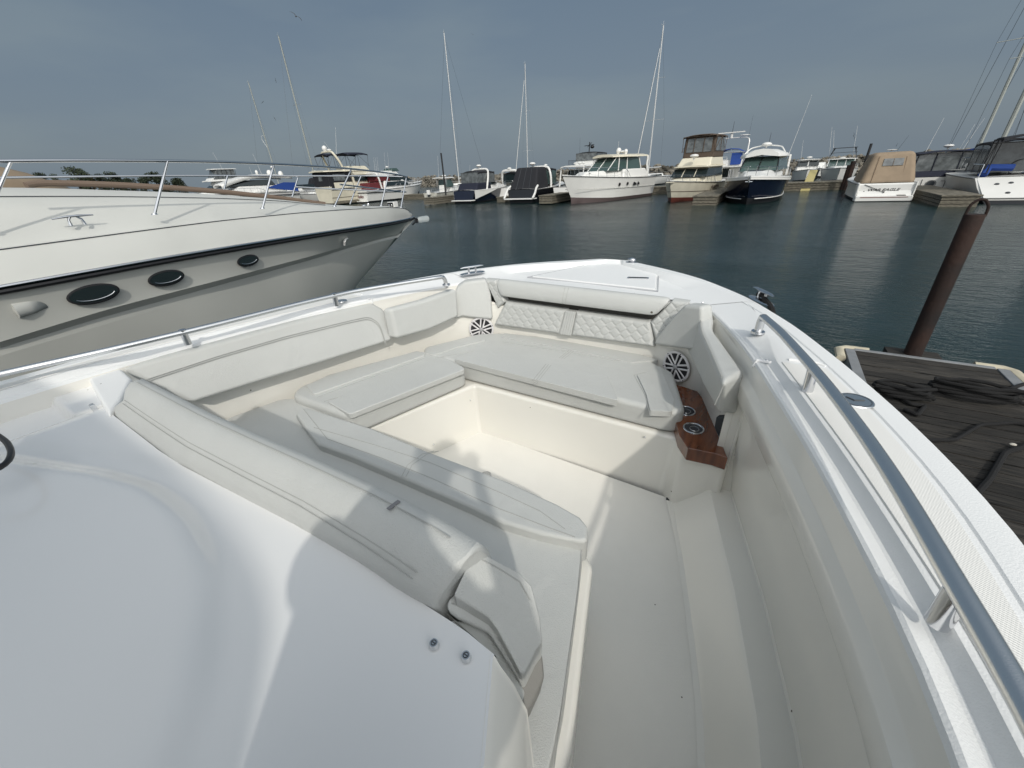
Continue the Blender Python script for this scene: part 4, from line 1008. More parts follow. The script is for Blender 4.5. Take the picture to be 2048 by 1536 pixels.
for s,xx in ((-1,x0),(1,x1)):
    g=M(); g.tube([(xx-2.9-s*.24,yf+.09-3,-.02),(xx-2.9-s*.02,yf+.085-3,-.02),(xx-2.9+s*.05,yf+.02-3,-.02),(xx-2.9+s*.055,yf-.28-3,-.02)],.05,10,.8); g.build('corner_bumper',BUMPR,dk)
for k in range(4):
    g=M(); g.box(x1-2.9,x1+.06-2.9,yf-.45-k*.9-3,yf-1.2-k*.9-3,-.09,-.005); g.build('side_bumper',DTRIM,dk,bevel=.01)
pb_=at(1826,712,z=0.12); pt=at(1949,428,y=pb_.y+.05)
pl=thing('steel_pile','rusty steel pile with a lifting loop standing at the end of the near dock','pile',(pb_.x,pb_.y,WATER-2))
g=M(); rr=.082
hz=pt.z-(WATER-2); lean=(pt.x-pb_.x)
g.tube([(0,0,0),(0,0,2),(lean*.6,.02,hz*.8),(lean,.03,hz-.015),(lean,.03,hz)],[rr,rr,rr*.98,rr*.97,rr*.9],24); g.build('pile_shaft',RUSTM,pl,ang=50)
g=M(); g.tube(curve([(lean-.07,.03,hz-.02),(lean-.065,.03,hz+.09),(lean-.02,.03,hz+.14),(lean+.03,.03,hz+.13),(lean+.07,.03,hz+.07),(lean+.075,.03,hz-.02)],20,1),.013,8); g.build('lifting_loop',RUSTM,pl)
g=M(); q=Vector((0,0,pb_.z-(WATER-2)))
g.box(-.24,.24,-.20,.16,q.z-.06,q.z+.02); g.build('pile_bracket',DWOOD,dk,smooth=False); ob=bpy.data.objects['pile_bracket']; ob.location=D((pb_.x,pb_.y,WATER-2))
# rope heaps and a hose on the dock
def rope(path_px, lbl, r=.018, z=dz+.02, coils=None, cat='rope'):
    pts=[at(a,b,z=z+.004*math.sin(i*2.3)) for i,(a,b) in enumerate(path_px)]
    g=M()
    if coils:
        cx,cy,R1,R2,nn,a0=coils; c=at(cx,cy,z=z)
        co=[]
        for i in range(nn*16):
            th=2*pi*i/16; k=1-0.55*((i*0.37)%1)*0.6
            co.append(c+Vector((R1*k*cos(th)+.03*sin(i*.9),R2*k*sin(th)+.03*cos(i*1.3),.010+.0018*i+.012*sin(i*1.7))))
        g.tube(smoothpts(co,1),r,7)
    g.tube(curve(pts,60,2),r,8); o=g.build('rope',ROPE); tag(o,lbl,cat)
rope([(1790,790),(1822,808),(1850,812),(1835,830),(1808,818)],'black rope heaped on the dock close beside the white hull',.017,coils=(1800,792,.25,.10,4,0))
rope([(1985,790),(2048,768),(2110,770)],'black rope coiled near the far right corner of the dock',.017,coils=(1940,795,.36,.11,5,0))
rope([(2100,860),(2030,845),(1960,850),(1910,880),(1850,880),(1800,868)],'thin black rope snaking across the middle of the dock',.014)
rope([(2120,880),(2060,890),(2010,905),(1978,960),(1955,985),(1930,1010)],'black rope running along the near part of the dock',.020)
p=at(2026,889,z=dz+.03); g=M(); g.sph(p,.022,.014,.012,10,6); tag(g.build('rope_tag',ROPELL if False else ROPEL),'small pale fitting lying on the black rope on the dock','rope fitting')

# ------------------------------------------------------------------ far boats
def P(px,py,y=None,x=None,z=WATER): 
    return at(px,py,y=y) if y is not None else at(px,py,z=z)
class Boat:
    """one moored boat; local +y is its bow, +x its starboard, z=0 its waterline"""
    def __init__(s, name, label, cat, loc, yaw, L, B, Fb, hullm=WHITE, boot=BOOT, bow_rise=0.25, full=2.2, flare=0.82, plumb=0.0, trans=0.0, stripe=None, group='boats moored across the basin', deckm=WHITE, chine=None):
        s.r=thing(name,label,cat,(loc[0],loc[1],WATER),R(yaw),group); s.L,s.B,s.F=L,B,Fb
        S=[i/14 for i in range(15)]
        s.full=full
        sh=[];mi=[];ch=[];bt=[];ke=[]
        for t in S:
            hb=s.hb(t); z=s.sheer(t,bow_rise); y=-L/2+L*t
            k=max(0,(t-.55)/.45)
            rake=(1-plumb)*0.13*L*k**2
            sh.append((hb,y,z)); mi.append((hb*(1-.07-.10*k),y-rake*.35,z*.62)); ch.append((hb*(flare-.35*k*k),y-rake*.75,z*.14+.0+.10*k*z)); bt.append((hb*(flare-.06-.40*k*k),y-rake*.8,-.03+.04*k)); ke.append((hb*.15*(1-k),y-rake,-.35))
        s.sh=sh
        if trans:  # transom slopes aft at the bottom
            for row,kk in ((mi,.3),(ch,.8),(bt,1.0),(ke,1.0)):
                x_,y_,z_=row[0]; row[0]=(x_,y_-trans*kk,z_)
        def two(rows): return [[(-x,y,z) for x,y,z in r] for r in rows]
        g=M(); rows=[sh,mi,ch]; g.loft(rows); g.loft(two(rows))
        g.add([sh[0],mi[0],ch[0],(-ch[0][0],ch[0][1],ch[0][2]),(-mi[0][0],mi[0][1],mi[0][2]),(-sh[0][0],sh[0][1],sh[0][2])],[(0,1,2,3,4,5)])
        s.hull=g.build('hull',hullm,s.r,ang=40)
        g=M(); rows=[ch,bt,ke]; g.loft(rows); g.loft(two(rows)); g.add([ch[0],bt[0],(-bt[0][0],bt[0][1],bt[0][2]),(-ch[0][0],ch[0][1],ch[0][2])],[(0,1,2,3)]); g.build('bottom',boot,s.r,ang=40)
        g=M(); dk_=[(x,y,z) for x,y,z in sh]; inn=[(x*.5,y,z+.05) for x,y,z in sh]; ce=[(0,y,z+.07) for x,y,z in sh]
        rows=[dk_,inn,ce]; g.loft(rows); g.loft(two(rows)); g.build('deck',deckm,s.r,ang=40)
        g=M(); g.tube([(x+.015,y,z-.03) for x,y,z in sh]+[(-x-.015,y,z-.03) for x,y,z in sh[::-1]],.035,6); g.build('rub_rail',mat('boat rub rail',(0.12,0.12,0.12),.5) if hullm is not NAVY else WHITE,s.r)
        if stripe:
            g=M(); a=[(x+.012,y,z*.60) for (x,y,z) in mi]; 
            st1=[tuple(Vector(p).lerp(Vector(q),.25)+Vector((.012,0,0))) for p,q in zip(mi,ch)]; st2=[tuple(Vector(p).lerp(Vector(q),.33)+Vector((.012,0,0))) for p,q in zip(mi,ch)]
            g.loft([st1,st2]); g.loft(two([st1,st2])); g.build('stripe',stripe,s.r)
    def hb(s,t): return max(0.02,s.B/2*(0.93+0.07*min(1,t/.35))*(1-(max(0,t-.42)/.58)**s.full))
    def sheer(s,t,br=.25): return s.F*(1+br*t*t)
    def y(s,t): return -s.L/2+s.L*t
    def z(s,t): return s.sheer(t)
    def frus(s,name,m,t0,t1,w0,w1,z0,z1,dy0=0,dy1=0,wt=.85,bev=.06,parent=None,front=1.0):
        """cabin-like block from t0 (aft) to t1 (forward); dy0/dy1 lean of aft/front faces at the top"""
        y0,y1=s.y(t0),s.y(t1)
        b=[(-w0,y0),(w0,y0),(w1*front,y1),(-w1*front,y1)]; t=[(-w0*wt,y0+dy0),(w0*wt,y0+dy0),(w1*wt*front,y1-dy1),(-w1*wt*front,y1-dy1)]
        g=M(); g.frust(b,z0,t,z1); return g.build(name,m,parent or s.r,bevel=bev,seg=3)
    def slab(s,name,m,t0,t1,w,z,th=.08,crown=.06,rf=.35,parent=None,dz=0):
        y0,y1=s.y(t0),s.y(t1); rows=[]
        for i in range(9):
            q=i/8; yy=lerp(y0,y1,q); ww=w*(1-rf*max(0,(q-.6)/.4)**2)*(1-.12*max(0,(.15-q)/.15)); zz=z+dz*q
            rows.append([(-ww,yy,zz),(-ww*.97,yy,zz+th*.7),(-ww*.5,yy,zz+th+crown*.8),(0,yy,zz+th+crown),(ww*.5,yy,zz+th+crown*.8),(ww*.97,yy,zz+th*.7),(ww,yy,zz),(0,yy,zz+crown*.5)])
        g=M(); g.loft(rows,closed=True,caps=True); return g.build(name,m,parent or s.r,ang=50)
    def arch(s,name,m,t,w,z0,z1,lean=.5,th=.12,wt=.8,parent=None,dep=.3):
        y=s.y(t); g=M(); pts=[(-w,y,z0),(-w*.97,y+lean*.5,lerp(z0,z1,.55)),(-w*wt,y+lean,z1-.08),(-w*.5,y+lean*1.02,z1),(w*.5,y+lean*1.02,z1),(w*wt,y+lean,z1-.08),(w*.97,y+lean*.5,lerp(z0,z1,.55)),(w,y,z0)]
        g.tube(curve(pts,30,1),th,8,1.0); o=g.build(name,m,parent or s.r); return o
    def dome(s,x,t,z,r=.22,h=.14,stem=.1,name='radar_dome'):
        g=M(); y=s.y(t); g.cyl((x,y,z),(x,y,z+stem),.05,.05,8); g.sph((x,y,z+stem+h*.6),r,r,h*.75,14,8); return g.build(name,WHITE,s.r)
    def ball(s,x,t,z,r=.2):
        g=M(); y=s.y(t); g.cyl((x,y,z),(x,y,z+r),r*.7,r*.9,12); g.sph((x,y,z+r*1.3),r,r,r*1.15,14,10); return g.build('satellite_dome',WHITE,s.r)
    def ant(s,x,t,z,h,lean=(0,-.1),r=.012,m=None):
        g=M(); y=s.y(t); g.tube([(x,y,z),(x+lean[0]*h,y+lean[1]*h,z+h)],[r,r*.5],5); return g.build('antenna',m or WHITE,s.r)
    def rail(s,t0,t1,h=.55,n=6,inset=.12,r=.016,both=True,rise=0):
        for sgn in ((1,-1) if both else (1,)):
            g=M(); pts=[]
            for i in range(17):
                t=lerp(t0,t1,i/16); pts.append((sgn*max(0.0,s.hb(t)-inset*(1 if t<.97 else .2)),s.y(t),s.z(t)+h*(min(1,i/1.5))+rise*i/16))
            g.tube(pts,r,6); rl=g.build('rail',STEEL,s.r)
            for i in range(n):
                t=lerp(t0,t1,(i+.7)/n); x=sgn*max(0,s.hb(t)-inset); z=s.z(t)
                g=M(); g.tube([(x,s.y(t)-.08,z),(x,s.y(t),z+h+rise*(t-t0)/(t1-t0))],r*.8,5); g.build('stanchion',STEEL,rl)
    def quad(s,name,m,pts,parent=None,th=.012):
        g=M(); a=Vector(pts[1])-Vector(pts[0]); b=Vector(pts[-1])-Vector(pts[0]); n=a.cross(b).normalized()*th
        g.plate([Vector(p)-n*.5 for p in pts],n); return g.build(name,m,parent or s.r,smooth=False)
    def platform(s,d=.6,z=.22,w=.9,m=WHITE):
        g=M(); y=-s.L/2; hw=s.B/2*w; g.prism([(-hw,y),(-hw*.92,y-d),(hw*.92,y-d),(hw,y)],z,z+.10); return g.build('swim_platform',m,s.r,bevel=.04)
    def window_band(s,name,m,t0,t1,w0,w1,z0,z1,dy0=0,dy1=0,wt=.93,front=1.0,parent=None):
        return s.frus(name,m,t0,t1,w0,w1,z0,z1,dy0,dy1,wt,.03,parent,front)
    def arches(s,t0,t1,w,z0,z1,n=3,m=BLACK,r=.022,crown=.12,parent=None):
        g=M()
        for i in range(n):
            y=lerp(s.y(t0),s.y(t1),i/max(1,n-1)); g.tube([(-w,y,z0),(-w*.96,y,z1-.05),(-w*.6,y,z1+crown*.7),(0,y,z1+crown),(w*.6,y,z1+crown*.7),(w*.96,y,z1-.05),(w,y,z0)],r,5)
        return g.build('bow_frames',m,parent or s.r)
    def bimini(s,name,m,t0,t1,w,z0,z1,walls=None,frame=BLACK,crown=.14,drop=.14,dy=0.0):
        y0,y1=s.y(t0),s.y(t1); rows=[]
        for i in range(9):
            q=i/8; yy=lerp(y0,y1,q); zz=z1-.10*(2*q-1)**4; rows.append([(-w,yy,zz-drop),(-w*.95,yy,zz),(-w*.5,yy,zz+crown*.8),(0,yy,zz+crown),(w*.5,yy,zz+crown*.8),(w*.95,yy,zz),(w,yy,zz-drop)])
        g=M(); g.loft(rows); tp=g.build(name,m,s.r,solid=.03)
        g=M()
        for yy,off in ((y0,.25),(lerp(y0,y1,.5),0),(y1,-.25)):
            for sg in (1,-1): g.tube([(sg*w,yy+off,z0),(sg*w*.98,yy,z1-.08)],.022,5)
        for yy in (y0,lerp(y0,y1,.5),y1): g.tube([(-w*.98,yy,z1-.08),(w*.98,yy,z1-.08)],.018,5)
        for sg in (1,-1):
            g.tube([(sg*w,y0,z0),(sg*w*.98,lerp(y0,y1,.5),z1-.1)],.016,5); g.tube([(sg*w,y1,z0),(sg*w*.98,lerp(y0,y1,.5),z1-.1)],.016,5)
        g.build('canopy_frame',frame,tp)
        if walls:
            g=M()
            for sg in (1,-1): g.add([(sg*w*1.0,y0,z0),(sg*w*1.0,y1,z0),(sg*w*.985,y1,z1-drop),(sg*w*.985,y0,z1-drop)],[(0,1,2,3)])
            g.add([(-w,y0,z0),(w,y0,z0),(w,y0,z1-drop*.2),(-w,y0,z1-drop*.2)],[(0,1,2,3)]); g.add([(-w,y1,z0),(w,y1,z0),(w,y1,z1-drop*.2),(-w,y1,z1-drop*.2)],[(0,1,2,3)])
            g.build('side_curtain',walls,s.r,solid=.01,smooth=False)
        return tp

def mastpart(b, x, y, z0, h, r=.07, m=ALU, spreads=((.45,1.0),), fore=None, aft=None, gear=True, boom=None, furl=None):
    g=M(); g.tube([(x,y,z0),(x,y,z0+h)],[r,r*.75],8); mt=g.build('mast',m,b)
    g=M()
    for f,w in spreads: g.tube([(x-w,y-.15,z0+h*f),(x,y,z0+h*f+.04),(x+w,y-.15,z0+h*f)],.022,5)
    if gear:
        g.tube([(x-.28,y,z0+h+.22),(x-.05,y,z0+h),(x+.25,y,z0+h+.12)],.016,4); g.tube([(x,y,z0+h),(x+.02,y,z0+h+.45)],.012,4); g.sph((x+.25,y,z0+h+.18),.05,.05,.05,6,4)
    g.build('spreader',m,mt)
    g=M(); top=(x,y,z0+h*.985)
    if fore: g.tube([top,fore],.012,4)
    if aft: g.tube([top,aft],.012,4)
    for f,w in spreads[:1]:
        for sg in (1,-1): g.tube([top,(x+sg*w,y-.15,z0+h*f),(x+sg*w*1.2,y-.2,z0)],.008,4)
    g.build('rigging',DGREY,mt)
    if furl: g=M(); g.tube([furl[0],furl[1]],[.05,.035],7); g.build('furled_sail',WHITE,mt)
    return mt

def near_end(px, py, L, yaw, y=None, front_over=0.0):
    """centre of a boat whose near end stands at this pixel on the water"""
    p = at(px,py,z=WATER) if y is None else at(px,400,y=y)
    a=R(yaw); f=Vector((-sin(a),cos(a),0))
    if f.y<0: f=-f
    return (p.x+f.x*(L/2+front_over), p.y+f.y*(L/2+front_over))

# navy express cruiser, stern to us
L=8.6; b=Boat('express_cruiser','navy and white express cruiser with black cockpit canvas and white arch, stern to us','motorboat',near_end(930,407,L,0),0,L,3.1,1.25,hullm=NAVY,full=2.6,trans=.35)
g=M()
for sg in (1,-1):
    rows=[[(sg*(x+.02),y,z+.02),(sg*(x+.03),y,z-(.10+.75*max(0,1-(i/7))))] for i,(sx,y,z) in enumerate(b.sh) for x in (sx,)]
    g.loft(rows)
g.build('white_topside',WHITE,b.r)
b.platform(.7,.25,.95); b.frus('cabin',WHITE,.42,.93,1.30,.35,1.2,1.75,0,1.1,.85,.12)
b.window_band('windshield',GLASS,.40,.60,1.22,1.0,1.70,2.35,.1,1.1,.86)
b.frus('cockpit_cover',NAVYC,.02,.40,1.38,1.42,.75,1.95,.75,0,.93,.18)
b.arch('radar_arch',WHITE,.28,1.38,1.2,3.25,.9,.11,.80); b.bimini('bimini_top',BLACKC,.14,.52,1.15,1.9,3.0,CLEARV)
b.dome(-.1,.38,3.3,.30,.18,.18); b.frus('transom_seat',WHITE,.0,.07,1.0,1.0,.3,1.15,0,0,.95,.06)
g=M(); g.ring((1.28,b.y(.72),1.05),(1,0,0),.13,.02); g.build('porthole',STEEL,b.r); b.ant(-.9,.3,2.6,1.1,(0,.1)); b.rail(.55,.98,.45,5)
# white arch express behind it
L=8.5; p=near_end(985,403,L,0); b=Boat('express_cruiser','white express cruiser with curved white arch, half hidden behind the navy one','motorboat',(p[0]-.6,p[1]+3.0),0,L,2.9,1.2,full=2.4,trans=.3)
b.frus('cabin',WHITE,.42,.95,1.2,.3,1.15,1.6,0,1.0,.85,.12); b.arch('radar_arch',WHITE,.30,1.3,1.1,3.0,-.7,.13,.78); b.bimini('bimini_top',BLACKC,.25,.58,1.1,1.6,2.7,GLASS); b.dome(0,.22,2.95,.26,.16,.14); b.platform()
b.window_band('windshield',GLASS,.42,.6,1.1,.9,1.55,2.1,.1,.9,.86)
# black canvas express
L=9.5; b=Boat('express_cruiser','black hulled express cruiser closed in by black canvas, white swim platform to us','motorboat',near_end(1044,406,L,0),0,L,3.5,1.2,hullm=BLACKG,full=2.6,trans=.2)
b.platform(.9,.35,.98); b.frus('canvas_enclosure',BLACKC,.0,.34,1.62,1.5,.85,3.1,1.15,.1,.76,.22)
g=M()
for x in (-.75,0,.75): g.tube([(x,b.y(0)+.02,.92),(x*.8,b.y(0)+1.12,3.05)],.02,5)
g.build('canvas_seams',DGREY,b.r)
b.arch('radar_arch',WHITE,.36,1.55,1.1,3.1,.1,.11,.80); b.bimini('bimini_top',BLACKC,.33,.56,1.2,1.5,2.9,VIEWG)
b.frus('cabin',BLACKG,.5,.95,1.3,.35,1.15,1.6,0,1.0,.85,.12)
for sg in (1,-1):
    g=M(); g.tube(curve([(sg*1.62,b.y(0)-.75,.45),(sg*1.66,b.y(0)-.35,.8),(sg*1.62,b.y(0)+.05,1.3),(sg*1.55,b.y(0)+.5,1.5)],14,1),.10,8); g.build('quarter_moulding',WHITE,b.r)
g=M(); g.box(-1.5,1.5,b.y(0)-.03,b.y(0)+.02,.5,.95); g.build('transom',WHITE,b.r,bevel=.02); b.dome(-.5,.34,3.2,.32,.2,.1); b.dome(.45,.46,3.05,.2,.14,.1)
# white hardtop boat between black one and the big white one
L=9.5; p=near_end(1118,404,L,0); b=Boat('hardtop_cruiser','white hardtop boat with dark windows, just left of the bow of the big white express','motorboat',(p[0],p[1]+1.5),0,L,2.9,1.2,full=2.4,trans=.2)
b.frus('cabin',WHITE,.3,.93,1.2,.3,1.15,1.75,0,.9,.85,.12); b.window_band('window_band',GLASS,.3,.62,1.15,1.0,1.7,2.65,.0,1.0,.86); b.slab('hardtop',WHITE,.12,.6,1.25,2.9,.10); b.dome(0,.35,3.05,.24,.16,.12); b.dome(-.7,.4,3.05,.18,.12,.12); b.dome(.6,.3,3.05,.18,.12,.12)
for sg in (1,-1):
    g=M(); g.tube([(sg*1.25,b.y(.13),1.2),(sg*1.2,b.y(.16),2.95)],.07,6); g.build('hardtop_leg',WHITE,b.r)
b.rail(.5,.98,.5,6)
# flybridge boat with dark tower behind
p=at(1158,385,y=56); b=Boat('flybridge_yacht','flybridge yacht with black rails and black radar mast, behind the big white express','yacht',(p.x,62),0,13,4.2,1.9)
b.frus('deckhouse',WHITE,.2,.62,1.8,1.6,1.9,3.6,.2,1.3,.9,.1); b.window_band('window_band',GLASS,.24,.60,1.84,1.66,2.6,3.3,.1,1.0,.93); b.slab('bridge_deck',WHITE,.05,.62,1.95,3.55,.14); b.frus('bridge_coaming',WHITE,.2,.55,1.6,1.4,3.6,4.5,.1,.3,.95,.08)
b.bimini('canopy',BLACKC,.2,.52,1.5,4.4,5.5,CLEARV)
g=M(); y=b.y(.28); g.tube([(0,y,5.5),(0,y+.1,7.0)],.07,6); g.tube([(-.7,y,6.5),(.7,y,6.6)],.05,5); g.sph((.45,y,6.3),.28,.28,.24); g.tube([(-.25,y,6.3),(.35,y,6.9)],.04,5); g.build('radar_mast',BLACK,b.r); b.ant(-1.5,.3,4.5,3.2,(0,0),.02,DGREY)
for sg in (1,-1):
    g=M(); 
    for k in range(6): g.tube([(sg*1.8,b.y(.06)+k*.45,3.7),(sg*1.8,b.y(.06)+k*.45,4.5)],.02,4)
    g.tube([(sg*1.8,b.y(.06),4.5),(sg*1.8,b.y(.06)+2.6,4.5)],.025,4); g.build('bridge_rail',BLACK,b.r)

# big white express with hardtop, bow to us
L=11.6; b=Boat('hardtop_express_cruiser','big white express cruiser with pale hardtop, green glass and round portholes, bow to us','motorboat',(0,0),162,L,3.9,1.75,bow_rise=.30,full=2.3,flare=.86,boot=mat('rusty pink bottom paint',(.10,.075,.075),.6))
bt=at(1143,408,z=WATER); a=R(162); f=Vector((-sin(a),cos(a),0)); c=bt-f*(L/2-1.25); b.r.location=(c.x,c.y,WATER)
b.frus('trunk_cabin',WHITE,.34,.90,1.55,.55,1.8,2.45,0,1.4,.84,.18)
b.frus('coaming',WHITE,.10,.45,1.72,1.62,1.75,2.5,.6,.2,.93,.12)
b.window_band('windshield',VIEWG,.20,.60,1.55,1.15,2.40,3.45,.25,1.35,.90,1.0)
g=M(); 
def wsx(t,z): # edge of the windshield side
    return 0
for sg in (1,-1):
    for t0,dy in ((.21,.30),(.385,.45),(.485,.75)):
        g.tube([(sg*(1.57-(t0-.2)*.9),b.y(t0)+.0,2.40),(sg*(1.42-(t0-.2)*.7),b.y(t0)+dy*(-.2 if t0>.3 else 1),3.46)],.05,6)
g.tube([(1.15,b.y(.6),2.45),(1.05,b.y(.6)-1.3,3.45)],.04,6);g.tube([(-1.15,b.y(.6),2.45),(-1.05,b.y(.6)-1.3,3.45)],.04,6);g.tube([(0,b.y(.6),2.45),(0,b.y(.6)-1.3,3.45)],.04,6)
g.build('windshield_frame',WHITE,b.r)
b.slab('hardtop',CREAM,.10,.545,1.62,3.47,.16,.10,.30)
for sg in (1,-1):
    g=M(); g.tube([(sg*1.62,b.y(.10)+.2,1.9),(sg*1.55,b.y(.13),2.8),(sg*1.5,b.y(.12),3.5)],.10,6); g.build('hardtop_leg',WHITE,b.r)
b.ball(.35,.30,3.7,.24); b.dome(-.15,.30,3.72,.30,.14,.12); b.ball(-.7,.33,3.7,.17); b.rail(.38,.985,.72,8,.12,.02); b.ant(.6,.28,3.7,1.1,(0,0))
for t in (.52,.42): 
    x=b.hb(t); g=M(); g.ring((x*.975,b.y(t),1.32),(1,0,0),.10,.035,16,6); g.disc((x*.985,b.y(t),1.32),(1,0,0),.10); pz=g.build('porthole',BLACK,b.r)
    g=M(); g.ring((-x*.975,b.y(t),1.32),(1,0,0),.10,.035,16,6); g.disc((-x*.985,b.y(t),1.32),(1,0,0),.10); g.build('porthole',BLACK,b.r)
for t0,t1 in ((.30,.345),(.255,.285)):
    for sg in (1,-1):
        x0,x1=b.hb(t0)*.985+.01,b.hb(t1)*.985+.01; b.quad('side_vent',BLACK,[(sg*x0,b.y(t0),1.15),(sg*x1,b.y(t1),1.15),(sg*x1,b.y(t1)-.05,1.42),(sg*x0,b.y(t0)+.02,1.30)])
g=M()
for sg in (1,-1): g.tube([(sg*(b.hb(t)*.93+.03),b.y(t),b.z(t)*.55) for t in [i/12*.9 for i in range(13)]],.022,5)
g.build('hull_knuckle',GREYH,b.r)
for x0 in (-.6,.35):
    g=M(); g.box(x0,x0+.5,b.y(.72),b.y(.72)+.45,2.28,2.34); g.build('deck_hatch',GLASS,b.r,bevel=.02)

# sailboats beyond, two big masts
def sail(lbl, px, py, y, L, B, hullm, m=ALU, spreads=((.45,1.0),), furl=True, cover=None, yaw=176, group='sailing boats along the breakwater', r=.08, aft=False):
    tp=at(px,py,y=y); a=R(yaw); f=Vector((-sin(a),cos(a),0)); mo=L*.08
    b=Boat('sailboat',lbl,'sailboat',(tp.x-f.x*mo,y-f.y*mo),yaw,L,B,1.15,hullm=hullm,full=1.9,flare=.7,group=group)
    b.frus('coachroof',WHITE,.30,.75,B*.33,B*.2,1.15,1.6,.1,.5,.85,.1); b.window_band('window_band',GLASS,.36,.66,B*.335,B*.25,1.28,1.48,.1,.4,.93); b.rail(.05,.98,.6,8,.1,.012)
    my=mo; mh=tp.z-WATER-1.5
    mastpart(b.r,0,my,1.5,mh,r,m,spreads,fore=(0,b.y(.98),1.4),aft=(0,b.y(.01),1.3) if aft else None,furl=((0,b.y(.965),1.6),(0,my+.35,mh*.95)) if furl else None)
    g=M(); g.tube([(0,my,2.4),(0,my-L*.36,2.45)],.08,7); bm_=g.build('boom',m,b.r)
    if cover: g=M(); g.tube([(0,my+.1,2.9),(0,my-.6,2.7),(0,my-L*.2,2.62),(0,my-L*.36,2.55)],[.16,.26,.22,.14],8); g.build('sail_cover',cover,b.r)
    b.my=my; b.mh=mh
    return b
sail('white sloop with tall bare mast and furled headsail, behind the black canvas cruiser',1050,128,78,10,3.2,WHITE,ALU,((.27,1.3),(.62,.9)),r=.10,yaw=168)
sail('white sloop with the tallest bright mast, behind the big white express',1327,51,68,11.5,3.4,WHITE,ALU,((.40,1.5),(.68,1.0)),r=.11,yaw=168)
sail('sloop whose grey mast and long backstay rise behind the navy express cruiser',888,66,64,10,3.1,WHITE,ALU,((.40,1.0),),r=.10,furl=False,yaw=150,aft=True)
sail('sloop with blue sail cover and tall leaning grey mast, behind the bow rail',557,73,46,11,3.4,WHITE,ALUD,((.24,1.3),(.60,1.1)),r=.13,furl=False,cover=BLUEC,yaw=182)
b=sail('ketch with blue sail cover and mast carrying a radar dome, beyond the steel bow rail',497,166,46,10,3.1,WHITE,ALUD,((.20,1.1),),r=.11,furl=False,cover=BLUEC,yaw=182)
g=M(); y=b.my; k=b.mh/19.5; g.sph((.5,y,6.9*k),.3,.3,.2); g.tube([(0,y,6.7*k),(.5,y,6.75*k)],.04,5); g.tube([(0,y,12.5*k),(.9,y,12.6*k),(1.0,y,11.9*k),(.1,y,10.3*k)],.03,5); g.build('mast_radar',WHITE,b.r)

# old flybridge cruiser with brown canvas, bow to us
L=10.0; b=Boat('flybridge_cruiser','old cream flybridge cruiser with brown canvas enclosure on top, bow to us','motorboat',(0,0),172,L,3.6,1.45,hullm=mat('yellowed gelcoat',(.60,.57,.47),.45,var=.12,vscale=1.5),boot=BOOTR,bow_rise=.35,full=2.1,plumb=.2,stripe=BROWNC)
bt=at(1342,405,z=WATER); a=R(172); f=Vector((-sin(a),cos(a),0)); c=bt-f*(L/2-.9); b.r.location=(c.x,c.y,WATER)
b.frus('trunk_cabin',CREAM,.45,.86,1.35,.6,1.6,2.0,0,.6,.88,.1); b.frus('deckhouse',CREAM,.12,.60,1.50,1.40,1.5,3.0,.1,.9,.92,.08)
b.window_band('windshield',GLASS,.16,.602,1.53,1.44,2.1,2.85,.1,.72,.94)
for x in (-.5,.5): 
    g=M(); g.tube([(x,b.y(.602)+.03,2.1),(x*.95,b.y(.602)-.68,2.85)],.03,5); g.build('window_mullion',CREAM,b.r)
b.slab('bridge_deck',CREAM,.05,.58,1.6,2.98,.12,.05,.2); b.frus('bridge_coaming',CREAM,.14,.50,1.45,1.35,3.05,3.85,.0,.55,.88,.1)
b.frus('canvas_enclosure',BROWNC,.14,.42,1.30,1.25,3.8,5.75,.05,.1,.97,.12); b.bimini('canopy',BROWNC,.12,.44,1.32,4.4,5.85,None,BROWNC)
b.quad('clear_window',CLEARV,[(-1.0,b.y(.42)-.0,4.35),(1.0,b.y(.42)-.0,4.35),(.95,b.y(.42)-.06,5.6),(-.95,b.y(.42)-.06,5.6)],th=.03)
for sg in (1,-1): b.quad('clear_window',CLEARV,[(sg*1.31,b.y(.17),4.4),(sg*1.28,b.y(.40),4.4),(sg*1.25,b.y(.39),5.6),(sg*1.28,b.y(.17),5.6)],th=.03)
g=M()
for x in (-.35,.4): g.tube([(x,b.y(.42)+.04,4.3),(x,b.y(.42)+.0,5.65)],.03,5)
g.build('canvas_seams',BROWNC,b.r)
b.dome(-.1,.54,3.6,.34,.22,.28); b.rail(.40,.985,.65,8,.1,.018)
g=M(); g.prism([(-.25,b.y(1.0)-.5),(.25,b.y(1.0)-.5),(.2,b.y(1.0)+.25),(-.2,b.y(1.0)+.25)],b.z(1)-.02,b.z(1)+.06); g.build('bow_pulpit',CREAM,b.r,bevel=.02)
for k,t in enumerate((.50,.45,.41,.37,.33)):
    x=b.hb(t)*.965+.02; b.quad('side_letters',BROWNC,[(-x,b.y(t),.95),(-x,b.y(t)-.28,.95),(-x-.02,b.y(t)-.28,1.2),(-x-.02,b.y(t),1.2)])
    b.quad('side_letters',BROWNC,[(x,b.y(t),.95),(x,b.y(t)-.28,.95),(x+.02,b.y(t)-.28,1.2),(x+.02,b.y(t),1.2)])

